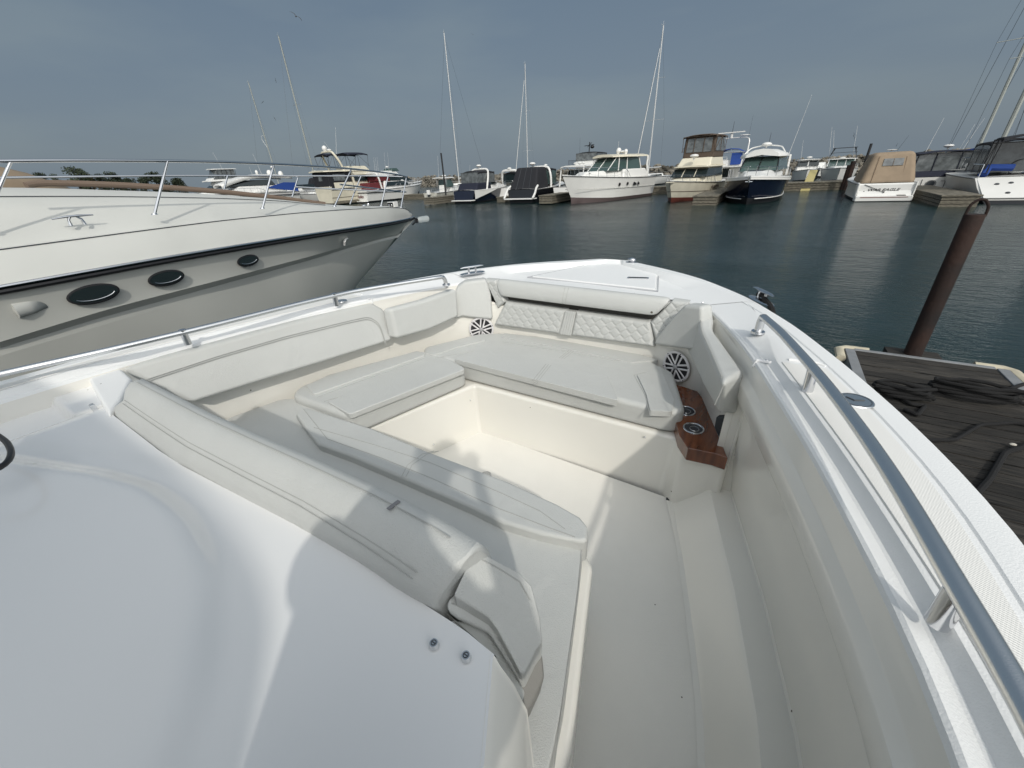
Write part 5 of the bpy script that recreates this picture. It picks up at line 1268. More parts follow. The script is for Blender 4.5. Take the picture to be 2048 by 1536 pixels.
# white sportfisher with blue canvas and tower behind it
p=at(1442,385,y=50); b=Boat('sport_fishing_boat','white flybridge boat with royal blue canvas and pipe tower, behind the brown canvas cruiser','motorboat',(p.x,56),0,11,3.8,1.6)
b.frus('deckhouse',WHITE,.22,.6,1.5,1.4,1.5,3.1,.0,.9,.93,.06); b.quad('cabin_door',GLASS,[(-.7,b.y(.22)-.02,1.4),(.2,b.y(.22)-.02,1.4),(.2,b.y(.22)-.02,2.9),(-.7,b.y(.22)-.02,2.9)])
b.window_band('window_band',GLASS,.26,.58,1.53,1.43,2.1,2.8,0,.8,.94); b.slab('bridge_deck',WHITE,.05,.56,1.7,3.1,.14,.04,.2); b.frus('bridge_coaming',WHITE,.2,.5,1.5,1.35,3.2,4.1,.1,.5,.9,.08)
b.bimini('blue_canopy',BLUEC,.16,.42,1.25,3.9,5.2,None,WHITE,.45,.25); b.quad('blue_curtain',BLUEC,[(.1,b.y(.18),3.4),(1.1,b.y(.18),3.4),(1.1,b.y(.18),5.0),(.1,b.y(.18),5.0)],th=.03)
for sg in (1,-1):
    g=M(); g.tube(curve([(sg*1.5,b.y(.2),3.2),(sg*1.45,b.y(.24),6.6),(sg*1.3,b.y(.25),7.0),(0,b.y(.26),7.05)],20,1),.07,7); g.tube([(sg*1.5,b.y(.45),3.9),(sg*1.3,b.y(.27),6.9)],.05,6); g.build('tower_leg',WHITE,b.r)
g=M(); g.box(-1.6,.9,b.y(.22),b.y(.22)+.2,7.7,7.82); g.tube([(-.3,b.y(.24),7.0),(-.3,b.y(.24),7.75)],.12,8); g.sph((-1.2,b.y(.25),7.2),.3,.3,.16); g.sph((.9,b.y(.25),7.3),.5,.2,.1); g.build('radar_scanner',WHITE,b.r); b.ant(-.3,.24,7.7,1.5,(0,0),.03,DGREY); b.ant(1.3,.24,6.8,3.,(0,0),.012,DGREY)
for sg in (1,-1):
    for k in range(3):
        g=M(); g.tube([(sg*1.6,b.y(.06)+k*.6,1.6),(sg*1.6,b.y(.06)+k*.6,3.1)],.05,6); g.build('deck_post',WHITE,b.r)
g=M()
for k in range(5): g.tube([(-1.4+k*.02,b.y(.1),3.3+k*.3),(-.2,b.y(.1),3.3+k*.3)],.02,4)
g.tube([(-1.4,b.y(.1),3.2),(-1.4,b.y(.1),4.4)],.03,5); g.tube([(-.2,b.y(.1),3.2),(-.2,b.y(.1),4.4)],.03,5); g.build('bridge_rail',WHITE,b.r)

# navy hulled express cruiser, bow to us
L=11.5; b=Boat('hardtop_express_cruiser','white topped express cruiser with glossy dark navy hull and domed hardtop, bow to us','motorboat',(0,0),178,L,4.1,1.55,hullm=NAVY,bow_rise=.28,full=2.7,flare=.86)
bt=at(1492,409,z=WATER); a=R(178); f=Vector((-sin(a),cos(a),0)); c=bt-f*(L/2-1.3); b.r.location=(c.x,c.y,WATER)
g=M()
for sg in (1,-1):
    g.loft([[(sg*(x+.03),y,z+.03) for x,y,z in b.sh],[(sg*(x+.035),y,z-.20) for x,y,z in b.sh]])
g.build('white_topside',WHITE,b.r)
b.frus('trunk_cabin',WHITE,.36,.93,1.60,.62,1.65,2.25,0,1.3,.86,.2)
b.window_band('windshield',VIEWG,.22,.60,1.66,1.25,2.2,3.25,.1,1.5,.86)
g=M()
for x in (-1.18,0,1.18): g.tube([(x,b.y(.60)+.03,2.25),(x*.88,b.y(.60)-1.45,3.25)],.035,5)
g.build('windshield_frame',BLACK,b.r)
b.slab('hardtop',WHITE,.08,.54,1.60,3.2,.28,.32,.35); g=M(); g.tube(curve([(-1.3,b.y(.40),3.5),(-1.0,b.y(.34),3.95),(0,b.y(.32),4.12),(1.0,b.y(.34),3.95),(1.3,b.y(.40),3.5)],20,1),.05,7); g.build('hardtop_arch',WHITE,b.r)
b.dome(0,.36,3.9,.34,.22,.12); b.ant(-.1,.34,4.2,.8,(0,0),.02,DGREY)
b.window_band('deck_window',NAVY,.64,.80,.65,.45,2.2,2.30,.0,.2,.8)
for sg in (1,-1):
    g=M(); g.tube([(sg*1.62,b.y(.14),1.7),(sg*1.58,b.y(.12),3.3)],.10,6); g.build('hardtop_leg',WHITE,b.r)
for t in (.60,.53,.43):
    for sg in (1,-1):
        x=b.hb(t)*.965; g=M(); g.sph((sg*x,b.y(t),1.02),.02,.13,.045,10,6); g.build('porthole',STEEL,b.r)
g=M()
for sg in (1,-1): g.tube([(sg*(b.hb(t)*(.86-.2*max(0,t-.55))+.06),b.y(t)-(max(0,t-.55)/.45)**2*1.1,.30+.10*t) for t in [i/12*.95 for i in range(13)]],.035,5)
g.build('boot_stripe',WHITE,b.r); b.rail(.35,.985,.70,8,.1,.02)
g=M(); y=b.y(1.0); g.tube([(0,y-.1,b.z(1)+.02),(0,y+.2,b.z(1)-.02),(0,y+.15,b.z(1)-.35)],.06,7); g.tube([(-.2,y+.12,b.z(1)-.3),(.2,y+.12,b.z(1)-.3)],.04,6); g.build('anchor',STEEL,b.r)
b.ant(-1.5,.2,3.3,4.2,(-.12,.05),.015)

# tan canvas cruiser, stern to us
pL=at(1706,403,z=WATER); pR=at(1826,404,z=WATER); wB=(pR-pL).length
L=9.0; b=Boat('express_cruiser','white cruiser under a full tan canvas cover with a small clear window, stern to us','motorboat',((pL.x+pR.x)/2,(pL.y+pR.y)/2+L/2+.5),0,L,wB*1.04,1.25,full=2.6,flare=.94,trans=.4,chine=1)
b.frus('canvas_cover',TANC,.0,.50,1.34,1.25,1.18,3.35,.75,1.5,.72,.28)
b.quad('clear_window',CLEARV,[(-.45,b.y(0)+.44,2.42),(.50,b.y(0)+.44,2.42),(.48,b.y(0)+.60,2.9),(-.43,b.y(0)+.60,2.9)],th=.10)
g=M(); g.tube([(.03,b.y(0)+.37,2.42),(.03,b.y(0)+.53,2.9)],.012,4); g.tube([(.62,b.y(0)+.18,1.65),(.58,b.y(0)+.62,3.0)],.014,4); g.tube([(-.78,b.y(0)+.02,1.3),(-.68,b.y(0)+.60,3.1)],.014,4); g.build('canvas_seams',mat('dark tan seam',(.16,.11,.07),.8),b.r)
g=M(); hw=wB/2; g.prism([(-hw,b.y(0)),(-hw*.96,b.y(0)-.5),(hw*.96,b.y(0)-.5),(hw,b.y(0))],.02,.42); g.build('swim_platform',WHITE,b.r,bevel=.06)
g=M(); g.box(-hw*.80,hw*.80,b.y(0)-.515,b.y(0)-.49,.29,.34); g.build('platform_stripe',mat('dull red stripe',(.20,.09,.075),.5),b.r,smooth=False)
g=M(); g.box(-hw*.95,hw*.95,b.y(0)-.13,b.y(0)+.1,.4,1.20); tr_=g.build('transom',WHITE,b.r,bevel=.05)
for sg in (1,-1):
    g=M(); g.prism([(sg*hw*.94,b.y(0)-.3),(sg*hw,b.y(0)-.2),(sg*hw,b.y(0)+.4),(sg*hw*.86,b.y(0)+.4)],.4,1.32); g.build('quarter_moulding',WHITE,b.r,bevel=.05)
text_mesh('lettering','WAR EAGLE',.26,BLACK,b.r,(-.10,b.y(0)-.145,.80),(R(90),0,0),.35,xs=1.05)
g=M(); 
for x,z in ((-.98,.72),(-.55,.5),(.45,.5)): g.sph((x,b.y(0)-.14,z),.035,.02,.03,8,5)
g.build('transom_fittings',BLACK,b.r)
g=M(); g.box(.62,1.0,b.y(0)-.16,b.y(0)-.12,.52,.58); g.box(.6,1.0,b.y(0)-.5,b.y(0)-.15,.42,.45); g.build('boarding_steps',BROWNC,b.r,smooth=False)
b.dome(-.1,.17,3.42,.28,.05,.04); b.ant(.2,.2,3.4,1.0,(.3,0),.01,DGREY)
g=M(); g.tube([(-1.05,b.y(0)-.15,1.2),(-.05,b.y(0)-.2,.66)],.018,5); g.sph((-.03,b.y(0)-.2,.65),.05,.05,.05,8,6); g.build('stern_line',BLACK,b.r)

# navy canvas fishing boat with lettered white transom
L=9.2; b=Boat('fishing_cruiser','white fishing cruiser with navy canvas and lettered transom, right of the tan canvas boat','motorboat',near_end(1874,388,L,2),2,L,3.7,1.35,full=2.4)
b.bimini('canvas_top',NAVYC,.08,.50,1.55,1.7,3.25,None,BLACK); b.frus('clear_curtains',CLEARV,.10,.50,1.50,1.45,1.75,3.2,.1,.3,.97,.05)
g=M()
for x in (-1.5,-.55,.7,1.5): g.tube([(x,b.y(.10)-.02,1.7),(x*.98,b.y(.10)+.06,3.2)],.03,5)
g.tube([(-1.5,b.y(.1)-.03,1.75),(1.5,b.y(.1)-.03,1.75)],.07,6); g.build('canvas_frame',NAVYC,b.r)
b.frus('canvas_skirt',NAVYC,.0,.10,1.65,1.65,1.35,1.75,.2,0,.97,.04); b.platform(.6,.2)
text_mesh('lettering','Summer',.30,BLACK,b.r,(.95,b.y(0)-.03,1.14),(R(90),0,0),.3); text_mesh('lettering','Thunder',.30,BLACK,b.r,(.98,b.y(0)-.03,.84),(R(90),0,0),.3); text_mesh('lettering','IND. IL',.24,BLACK,b.r,(1.0,b.y(0)-.03,.55),(R(90),0,0),.2)
g=M(); g.disc((-.55,b.y(0)-.02,.85),(0,-1,0),.22); g.ring((-.55,b.y(0)-.025,.85),(0,1,0),.26,.015,24,5); g.build('round_emblem',DGREY,b.r,smooth=False)
g=M(); g.box(-1.05,-1.02,b.y(0)-.03,b.y(0)-.01,.35,1.2); g.box(.12,.15,b.y(0)-.03,b.y(0)-.01,.4,1.25); g.box(-.1,.2,b.y(0)-.03,b.y(0)-.01,1.02,1.05); g.build('transom_door_seam',DGREY,b.r,smooth=False)
b.dome(.3,.3,3.45,.28,.18,.16); b.ant(-1.0,.2,3.3,2.6,(.12,.1),.012); b.ant(.9,.3,3.3,2.0,(.15,.1),.01); b.ant(1.2,.35,3.3,2.4,(.2,.1),.012)

# pair of boats beyond the main walkway
p=at(1606,372,y=62); b=Boat('pilot_house_boat','small white boat with square wheelhouse beyond the long walkway','motorboat',(p.x,65),180,7.5,2.8,1.6,full=2.4,plumb=.6)
b.frus('wheelhouse',WHITE,.30,.62,1.15,1.05,1.7,3.35,.0,.35,.95,.06); b.window_band('window_band',GLASS,.33,.622,1.17,1.07,2.45,3.15,.0,.2,.96); g=M(); g.tube([(0,b.y(.622)+.02,2.4),(0,b.y(.622)-.2,3.2)],.06,5); g.build('window_post',WHITE,b.r); b.slab('roof',WHITE,.25,.64,1.25,3.33,.08); b.dome(0,.45,3.4,.3,.2,.2); b.rail(.4,.98,.5,6); b.ant(.8,.4,3.4,3,(.1,0),.015)
p=at(1676,372,y=58); b=Boat('convertible_fishing_boat','white boat with pipe tower and green glass, bow to us beyond the long walkway','motorboat',(p.x,62),176,9.5,3.4,1.95,full=2.5,bow_rise=.2)
b.frus('trunk_cabin',WHITE,.4,.88,1.35,.6,2.0,2.5,0,.8,.85,.1); b.window_band('windshield',VIEWG,.25,.56,1.35,1.2,2.45,3.5,.1,.5,.93); g=M()
for x in (-1.2,-.4,.4,1.2): g.tube([(x,b.y(.56)+.02,2.45),(x*.95,b.y(.56)-.45,3.5)],.03,5)
g.build('windshield_frame',WHITE,b.r); b.slab('hardtop',WHITE,.15,.55,1.45,3.5,.08); b.dome(0,.4,3.55,.3,.16,.1); b.rail(.3,.985,.6,8)
g=M()
for sg in (1,-1): g.tube([(sg*1.3,b.y(.2),3.5),(sg*1.0,b.y(.25),5.2)],.04,5); g.tube([(sg*1.3,b.y(.4),3.5),(sg*.9,b.y(.32),5.2)],.04,5)
g.box(-1.1,1.1,b.y(.22),b.y(.36),5.2,5.3); g.box(-1.2,1.2,b.y(.2),b.y(.38),4.5,4.56); g.build('tower',DGREY,b.r); b.ant(-1.0,.2,3.5,5.0,(.10,0),.018); b.ant(1.2,.2,3.5,5.2,(.12,0),.018); b.ant(.8,.3,3.5,4.6,(.16,0),.018)
p=at(1585,375,y=75); b=Boat('runabout','low white runabout glimpsed left of the wheelhouse boat','motorboat',(p.x+2.5,76),180,6,2.3,1.0)
b.frus('cabin',WHITE,.4,.7,.9,.6,1.0,1.9,.1,.5,.8,.1)

# sailing boats at the right edge
p=at(1958,398,z=WATER); L=10.5; b=Boat('sailboat','grey hulled sloop with blue canvas and dark spray hood, right of the finger dock','sailboat',(0,0),183,L,3.4,1.25,hullm=mat('cool grey hull',(.28,.30,.32),.3,coat=.3),full=1.9,flare=.72,plumb=.4,group='sailing boats at the right edge')
bt=at(1915,392,z=WATER); b.r.location=(bt.x+1.0,bt.y+L/2-.6,WATER)
b.frus('coachroof',WHITE,.32,.78,1.15,.6,1.35,1.75,.1,.6,.85,.12); b.window_band('window_band',GLASS,.38,.7,1.16,.8,1.45,1.62,.1,.5,.93)
for x in (-.5,.1): g=M(); g.box(x,x+.45,b.y(.80),b.y(.80)+.4,1.66,1.72); g.build('deck_hatch',GLASS,b.r,bevel=.02)
b.rail(.05,.985,.65,9,.1,.014); b.quad('hull_port',BLACK,[(1.32,b.y(.62),.85),(1.32,b.y(.62)+.35,.85),(1.30,b.y(.62)+.35,1.08),(1.32,b.y(.62),1.08)],th=.05)
g=M(); g.tube([(0,b.y(.55)-.2,2.35),(0,b.y(.3),2.3)],[.28,.22],9); g.build('blue_sail_bundle',BLUEC,b.r)
mastpart(b.r,0,b.y(.55),1.7,15.5,.10,ALUD,((.42,1.25),),fore=(0,b.y(.985),1.7),aft=(0,b.y(.01),1.4),furl=None)
bt=at(2050,408,z=WATER); L=12.5; b=Boat('sailboat','white sloop with open sugar scoop stern, cut by the right edge of the picture','sailboat',(bt.x+.35,bt.y+L/2+1.5),-3,L,3.9,1.35,full=2.0,flare=.8,trans=1.6,group='sailing boats at the right edge')
b.frus('coachroof',WHITE,.40,.8,1.2,.6,1.4,1.9,.1,.6,.85,.12)
g=M(); g.add([(-1.75,b.y(0)+.05,1.36),(1.75,b.y(0)+.05,1.36),(1.45,b.y(0)-1.3,.30),(-1.45,b.y(0)-1.3,.30)],[(0,1,2,3)]); g.build('scoop_stern',WHITE,b.r,solid=.06,smooth=False)
for x,z in ((-1.0,1.0),(-.5,1.05),(.6,.95),(-.6,.55)):
    g=M(); yy=b.y(0)+.05-(1.36-z)*1.27; g.sph((x,yy-.05,z+.02),.10,.05,.07,10,6); g.build('stern_fitting',DGREY,b.r)
b.bimini('spray_hood',BLACKC,.10,.34,1.5,1.6,3.3,CLEARV); b.bimini('bimini_top',BLACKC,-.02,.10,1.5,1.6,3.5,None)
g=M(); g.ring((.0,b.y(.10),1.85),(0,1,.2),.45,.02,28,6); g.build('steering_wheel',BLACK,b.r); g=M(); g.tube([(-1.5,b.y(.03),1.5),(-1.3,b.y(.06),1.9),(-.4,b.y(.06),1.85)],.2,8); g.build('rolled_canvas',BLUEC,b.r)
g=M(); g.tube([(-1.7,b.y(0),1.4),(-1.7,b.y(0),2.1),(-1.72,b.y(.15),2.1)],.02,5); g.tube([(1.7,b.y(0),1.4),(1.7,b.y(0),2.1),(1.72,b.y(.15),2.1)],.02,5); g.build('stern_rail',STEEL,b.r)
mastpart(b.r,0,b.y(.52),1.8,16,.12,ALUD,((.40,1.3),),fore=(0,b.y(.985),1.7),aft=(0,b.y(.0),1.5))

# small centre console with outboard, left of the navy cruiser
L=6.8; b=Boat('centre_console_boat','small worn white fishing boat with grey T-top and outboard motor, left of the navy cruiser','motorboat',near_end(862,402,L,0),0,L,2.5,.95,full=2.2,hullm=mat('stained white gelcoat',(.55,.54,.48),.5,var=.3,vscale=3))
b.frus('console',WHITE,.35,.55,.45,.4,.8,1.75,0,.2,.9,.06); b.frus('cabin',WHITE,.5,.85,.85,.4,.9,1.5,.1,.5,.85,.1); b.slab('t_top',WHITE,.25,.68,.95,2.55,.07); b.window_band('windshield',VIEWG,.40,.62,.85,.75,1.5,2.4,.1,.5,.9)
for sg in (1,-1):
    g=M(); g.tube([(sg*.8,b.y(.35),.9),(sg*.8,b.y(.38),2.55)],.03,5); g.tube([(sg*.8,b.y(.62),1.0),(sg*.8,b.y(.55),2.55)],.03,5); g.build('t_top_leg',STEEL,b.r)
g=M(); g.frust([(-.2,b.y(0)-.5),(.2,b.y(0)-.5),(.2,b.y(0)),(-.2,b.y(0))],.75,[(-.16,b.y(0)-.45),(.16,b.y(0)-.45),(.16,b.y(0)-.05),(-.16,b.y(0)-.05)],1.3); om=g.build('outboard_motor',WHITE,b.r,bevel=.06); g=M(); g.box(-.08,.08,b.y(0)-.4,b.y(0)-.15,-.3,.75); g.build('motor_leg',DGREY,om,bevel=.02); b.dome(.1,.45,2.65,.3,.16,.1); b.rail(.0,.98,.35,7); b.ant(-.5,.4,2.6,2.6,(0,.1)); 

# cruiser with maroon upholstery and script name on the transom
L=11.5; b=Boat('cabin_cruiser','white cabin cruiser with dark red canvas and dark script name on its transom','motorboat',near_end(724,406,L,-6),-6,L,3.8,1.55,full=2.4,stripe=None)
b.platform(.6,.15); b.frus('deckhouse',WHITE,.26,.80,1.6,.9,1.5,2.7,.5,1.8,.85,.15); b.window_band('window_band',GLASS,.30,.74,1.63,1.05,1.95,2.5,.5,1.2,.90); b.frus('maroon_canvas',MAROON,.04,.28,1.5,1.5,1.35,2.5,.4,0,.92,.12)
b.slab('hardtop',WHITE,.16,.60,1.45,3.3,.12,.1,.4); b.frus('maroon_curtain',MAROON,.20,.40,1.35,1.3,2.6,3.25,.1,.1,.97,.05); b.window_band('upper_glass',GLASS,.38,.60,1.3,1.05,2.65,3.3,0,.8,.9)
b.arch('radar_arch',WHITE,.24,1.55,1.6,3.7,-.3,.12,.85); b.dome(-.3,.3,3.7,.26,.16,.12); b.dome(.4,.34,3.6,.26,.16,.12); b.ball(-.9,.4,3.4,.2)
text_mesh('lettering','Radius',.62,MAROON,b.r,(-.05,b.y(0)-.03,.80),(R(90),0,0),.35,xs=.9); b.rail(.4,.98,.6,8)
g=M()
for sg in (1,-1): g.tube([(sg*(b.hb(t)+.01),b.y(t),1.28) for t in [i/10*.5 for i in range(11)]],.07,6)
g.tube([(-b.hb(0),b.y(0)-.03,1.28),(b.hb(0),b.y(0)-.03,1.28)],.07,6); g.build('black_stripe',BLACK,b.r)
for k in range(3): b.ant(-.4+.4*k,.3,3.5,2.2,(0,.12),.012)
# hardtop express behind it
p=at(800,395,y=60); b=Boat('hardtop_cruiser','white cruiser with sloping dark windows, behind the dark red canvas boat','motorboat',(p.x-1.5,62),-4,12,4,1.8,full=2.4)
b.frus('deckhouse',WHITE,.2,.78,1.7,.9,1.7,3.6,.5,3.2,.80,.25); b.window_band('window_band',GLASS,.35,.745,1.70,1.10,2.35,3.15,1.0,1.9,.86); b.frus('bridge',WHITE,.15,.45,1.4,1.2,3.5,4.3,.2,.8,.85,.1); b.window_band('bridge_glass',VIEWG,.3,.46,1.25,1.1,4.2,4.7,.1,.5,.9); b.dome(0,.3,4.7,.3,.18,.15); b.rail(.4,.98,.6,8); b.ant(.4,.3,4.4,3,(0,.14)); b.ant(-.6,.3,4.4,3,(0,.14))

# aft cabin yacht with black enclosure and navy flybridge canvas
p=at(655,400,y=37); L=13; b=Boat('aft_cabin_yacht','cream motor yacht with black aft deck enclosure and navy canvas over the flybridge','yacht',(p.x,37+L/2),-4,L,4.2,1.9,hullm=CREAM,full=2.4,stripe=BROWNC)
b.frus('aft_enclosure',BLACKC,.0,.27,1.9,1.9,2.0,4.05,.05,0,.96,.06); b.slab('aft_roof',CREAM,-.03,.30,2.1,4.05,.14,.08,.0); b.quad('clear_window',CLEARV,[(-.4,b.y(0)-.02,3.0),(.4,b.y(0)-.02,3.0),(.4,b.y(0)+.02,3.7),(-.4,b.y(0)+.02,3.7)]); b.frus('transom_panel',CREAM,.0,.02,1.9,1.9,1.5,2.3,-.05,0,1,.05)
for sg in (1,-1):
    b.quad('clear_window',CLEARV,[(sg*1.93,b.y(.06),2.95),(sg*1.93,b.y(.2),2.95),(sg*1.87,b.y(.2),3.75),(sg*1.87,b.y(.06),3.75)],th=.04)
    b.quad('white_side_panel',CREAM,[(sg*1.98,b.y(.05),2.05),(sg*1.98,b.y(.27),2.05),(sg*1.95,b.y(.27),2.75),(sg*1.95,b.y(.05),2.75)],th=.06)
b.frus('deckhouse',CREAM,.3,.68,1.75,1.4,1.9,4.0,.0,1.5,.88,.12); b.window_band('window_band',GLASS,.32,.67,1.78,1.45,2.8,3.6,0,1.1,.93); b.frus('bridge_coaming',CREAM,.28,.58,1.6,1.3,4.0,4.7,.0,.8,.9,.12)
b.bimini('canopy',NAVYC,.30,.56,1.5,4.6,6.2,None,BLACK,.2); b.arch('radar_arch',CREAM,.22,1.75,4.0,6.45,-1.0,.14,.75); b.bimini('canopy',NAVYC,.06,.22,1.4,4.5,6.1,None,BLACK,.15)
b.ball(-.4,.15,6.4,.34); b.dome(.6,.15,6.4,.3,.2,.1); b.ant(-1.2,.3,5.5,4.0,(0,.25),.02); b.ant(1.3,.2,5.0,2.5,(0,-.6),.02); b.rail(.35,.985,.7,8); b.rail(-.02,.28,.7,4)
b.frus('bottom_strake',DWOOD2,.02,.3,2.08,2.08,.15,.5,0,0,1,.03)  # timber-coloured band low on the aft hull
# white low bow between
p=at(600,392,y=46); b=Boat('cruiser','low white cruiser with long foredeck, left of the cream motor yacht','motorboat',(p.x,46),95,13,3.8,1.7,full=2.2)
b.frus('trunk_cabin',WHITE,.3,.85,1.4,.5,1.75,2.3,.2,1.2,.85,.15); b.window_band('windshield',GLASS,.26,.45,1.3,1.1,2.3,2.8,.1,.7,.9); b.rail(.3,.98,.6,9)
p=at(632,380,y=70); b=Boat('powerboat','boat with a low dark canvas dome and small sign board, behind the blue covered sloops','motorboat',(p.x,70),90,10,3.5,1.6)
b.frus('canvas_cover',BLACKC,.2,.7,1.6,1.5,1.6,4.3,1.2,1.6,.7,.5); g=M(); g.box(-.1,0,b.y(.32),b.y(.32)+1.4,4.8,5.9); g.tube([(-.05,b.y(.4),4.0),(-.05,b.y(.4),5.9)],.05,5); g.build('sign_board',WHITE,b.r)
# sport yacht with swept hardtop and domes
p=at(452,398,y=30); b=Boat('sport_yacht','white sport yacht with long swept roof and two white domes, bow to the left','yacht',(p.x,30+2),178,15.5,4.4,1.9,full=2.4)
b.frus('trunk_cabin',WHITE,.35,.90,1.8,.5,2.0,2.6,0,2.2,.85,.2); b.frus('deckhouse',WHITE,.10,.62,1.85,1.4,2.0,3.0,.4,1.6,.88,.2); b.window_band('windshield',GLASS,.20,.60,1.68,1.15,2.95,3.65,.4,2.2,.86)
g=M(); rows=[]
for i in range(17):
    q=i/16; yy=lerp(b.y(.02),b.y(.66),q); zz=3.35+.75*sin(pi*(q*.62+.22))-1.25*max(0,q-.5)**1.5*1.6; w=1.65*(1-.25*q); zz+=.12; rows.append([(-w,yy,zz-.34),(-w*.97,yy,zz),(-w*.4,yy,zz+.10),(w*.4,yy,zz+.10),(w*.97,yy,zz),(w,yy,zz-.34)])
g.loft(rows); g.build('swept_hardtop',WHITE,b.r,solid=.14)
b.window_band('roof_glass',NAVY,.30,.42,1.2,1.0,4.05,4.16,0,.3,.9); b.ball(.3,.16,4.05,.36); b.ball(-.5,.08,3.9,.34); b.dome(.2,.28,4.2,.2,.4,.2); b.ant(.2,.24,4.4,2.6,(0,.12),.016); b.ant(-1,.36,3.9,1.4,(0,.1),.016); b.rail(.3,.985,.65,12,.1,.02)
g=M(); 
for sg in (1,-1): g.tube([(sg*(b.hb(t)+.02),b.y(t),b.z(t)-.35) for t in [i/12*.9 for i in range(13)]],.06,5)
g.build('hull_stripe',NAVY,b.r)
b.quad('blue_side_cover',BLUEC,[(-1.9,b.y(.0),1.9),(-1.75,b.y(.30),2.6),(-1.75,b.y(.12),3.2),(-1.9,b.y(.0),3.1)],th=.08)
p=at(420,392,y=44); b=Boat('flybridge_yacht','flybridge yacht with white hard roof and smoked curtains, leftmost of the moored row','yacht',(p.x-1,46),178,15,4.4,2.0,full=2.4)
b.frus('deckhouse',WHITE,.15,.62,1.9,1.5,2.0,4.3,.1,2.0,.88,.15); b.window_band('window_band',GLASS,.18,.60,1.93,1.55,2.9,3.9,.1,1.6,.92); b.slab('bridge_deck',WHITE,.05,.60,2.1,4.3,.16,.05,.3); b.frus('clear_curtains',CLEARV,.22,.52,1.7,1.6,4.7,6.5,.0,1.2,.97,.05); b.slab('hard_roof',WHITE,.18,.50,1.85,6.5,.12)
b.frus('bridge_coaming',WHITE,.2,.56,1.8,1.5,4.4,4.95,0,.5,.95,.08)
g=M()
for sg in (1,-1):
    for t in (.22,.28,.34,.40,.46): g.tube([(sg*1.72,b.y(t),4.8),(sg*1.7,b.y(t)-.2,6.5)],.04,5)
g.build('canopy_frame',BLACK,b.r); b.ant(.5,.3,6.6,3.2,(0,.25),.02); b.rail(.35,.985,.7,9)

# ------------------------------------------------------------------ docks and piles across the basin
def dock(label, x0,x1,y0,y1,z=.45,name='finger_dock',m=DWOOD2,rot=0):
    cx,cy=(x0+x1)/2,(y0+y1)/2; t=thing(name,label,'dock',(cx,cy,WATER),R(rot),'docks across the basin')
    g=M(); g.box(x0-cx-.06,x1-cx+.06,y0-cy-.06,y1-cy+.06,z-.06,z+.03); g.build('planking',m,t,bevel=.015)
    g=M()
    for k in range(3): g.box(x0-cx,x1-cx,y0-cy,y1-cy,z-.24-.21*k,z-.065-.21*k)
    g.build('dock_side',m,t,smooth=False)
    return t
a=at(1876,414,z=WATER); c=at(1950,413,z=WATER)
dock('weathered grey finger dock standing between the tan canvas boat and the grey sloop',a.x,c.x,a.y,a.y+13,.62)
a=at(1384,411,z=WATER); c=at(1428,413,z=WATER)
dock('pale ended finger dock between the brown canvas cruiser and the navy hull',a.x,c.x,a.y,a.y+10,.58)
a=at(1066,408,z=WATER); c=at(1095,410,z=WATER)
dock('dark timber finger dock between the black canvas cruiser and the big white express',c.x-1.0,c.x+.3,c.y+.3,c.y+10,.75)
a=at(846,411,z=WATER); c=at(896,411,z=WATER)
dock('stained low finger dock ending in front of the small fishing boat',a.x+.2,a.x+1.6,a.y,a.y+9,.75)
dock('long main walkway running behind the moored boats',-60,14,47,49.2,.62,'walkway')
dock('finger dock behind the stern of the white express cruisers',-24.2,-23.2,38,47,.5)
def pile(px,py0,py1,y,label,r=.14,m=RUSTM,z0=None):
    p=at(px,py1,y=y); q=at(px-2,py0,y=y); t=M(); g=M(); g.tube([(0,0,0),(0,0,p.z-WATER+1.0)],r,10); o=g.build('pile',m); o.location=(p.x,y,WATER-1.0); tag(o,label,'pile','piles across the basin')
pile(882,400,306,40,'thin black pile beside the small fishing boat',.09,BLACK)
pile(1708,388,322,46,'brown pile just left of the tan canvas boat',.18)
pile(1699,388,330,47.0,'second brown pile at the walkway, partly behind the first',.15)
pile(1743,388,287,50,'tall thin dark pile rising behind the tan canvas cover',.10,BLACK)
pile(1948,372,312,42,'dark pile beside the bow of the grey sloop',.15,BLACK)
# yellow ramp by the walkway
a=at(1612,385,y=46.5); b_=at(1628,340,y=50)
g=M(); g.plate([(a.x-.5,a.y,a.z),(a.x+.2,a.y,a.z),(b_.x+.3,b_.y,b_.z),(b_.x-.3,b_.y,b_.z)],(0,-.08,0)); tag(g.build('dock_ladder',mat('dull yellow paint',(.42,.36,.16),.6)),'dull yellow sloping ramp by the long walkway','ramp')

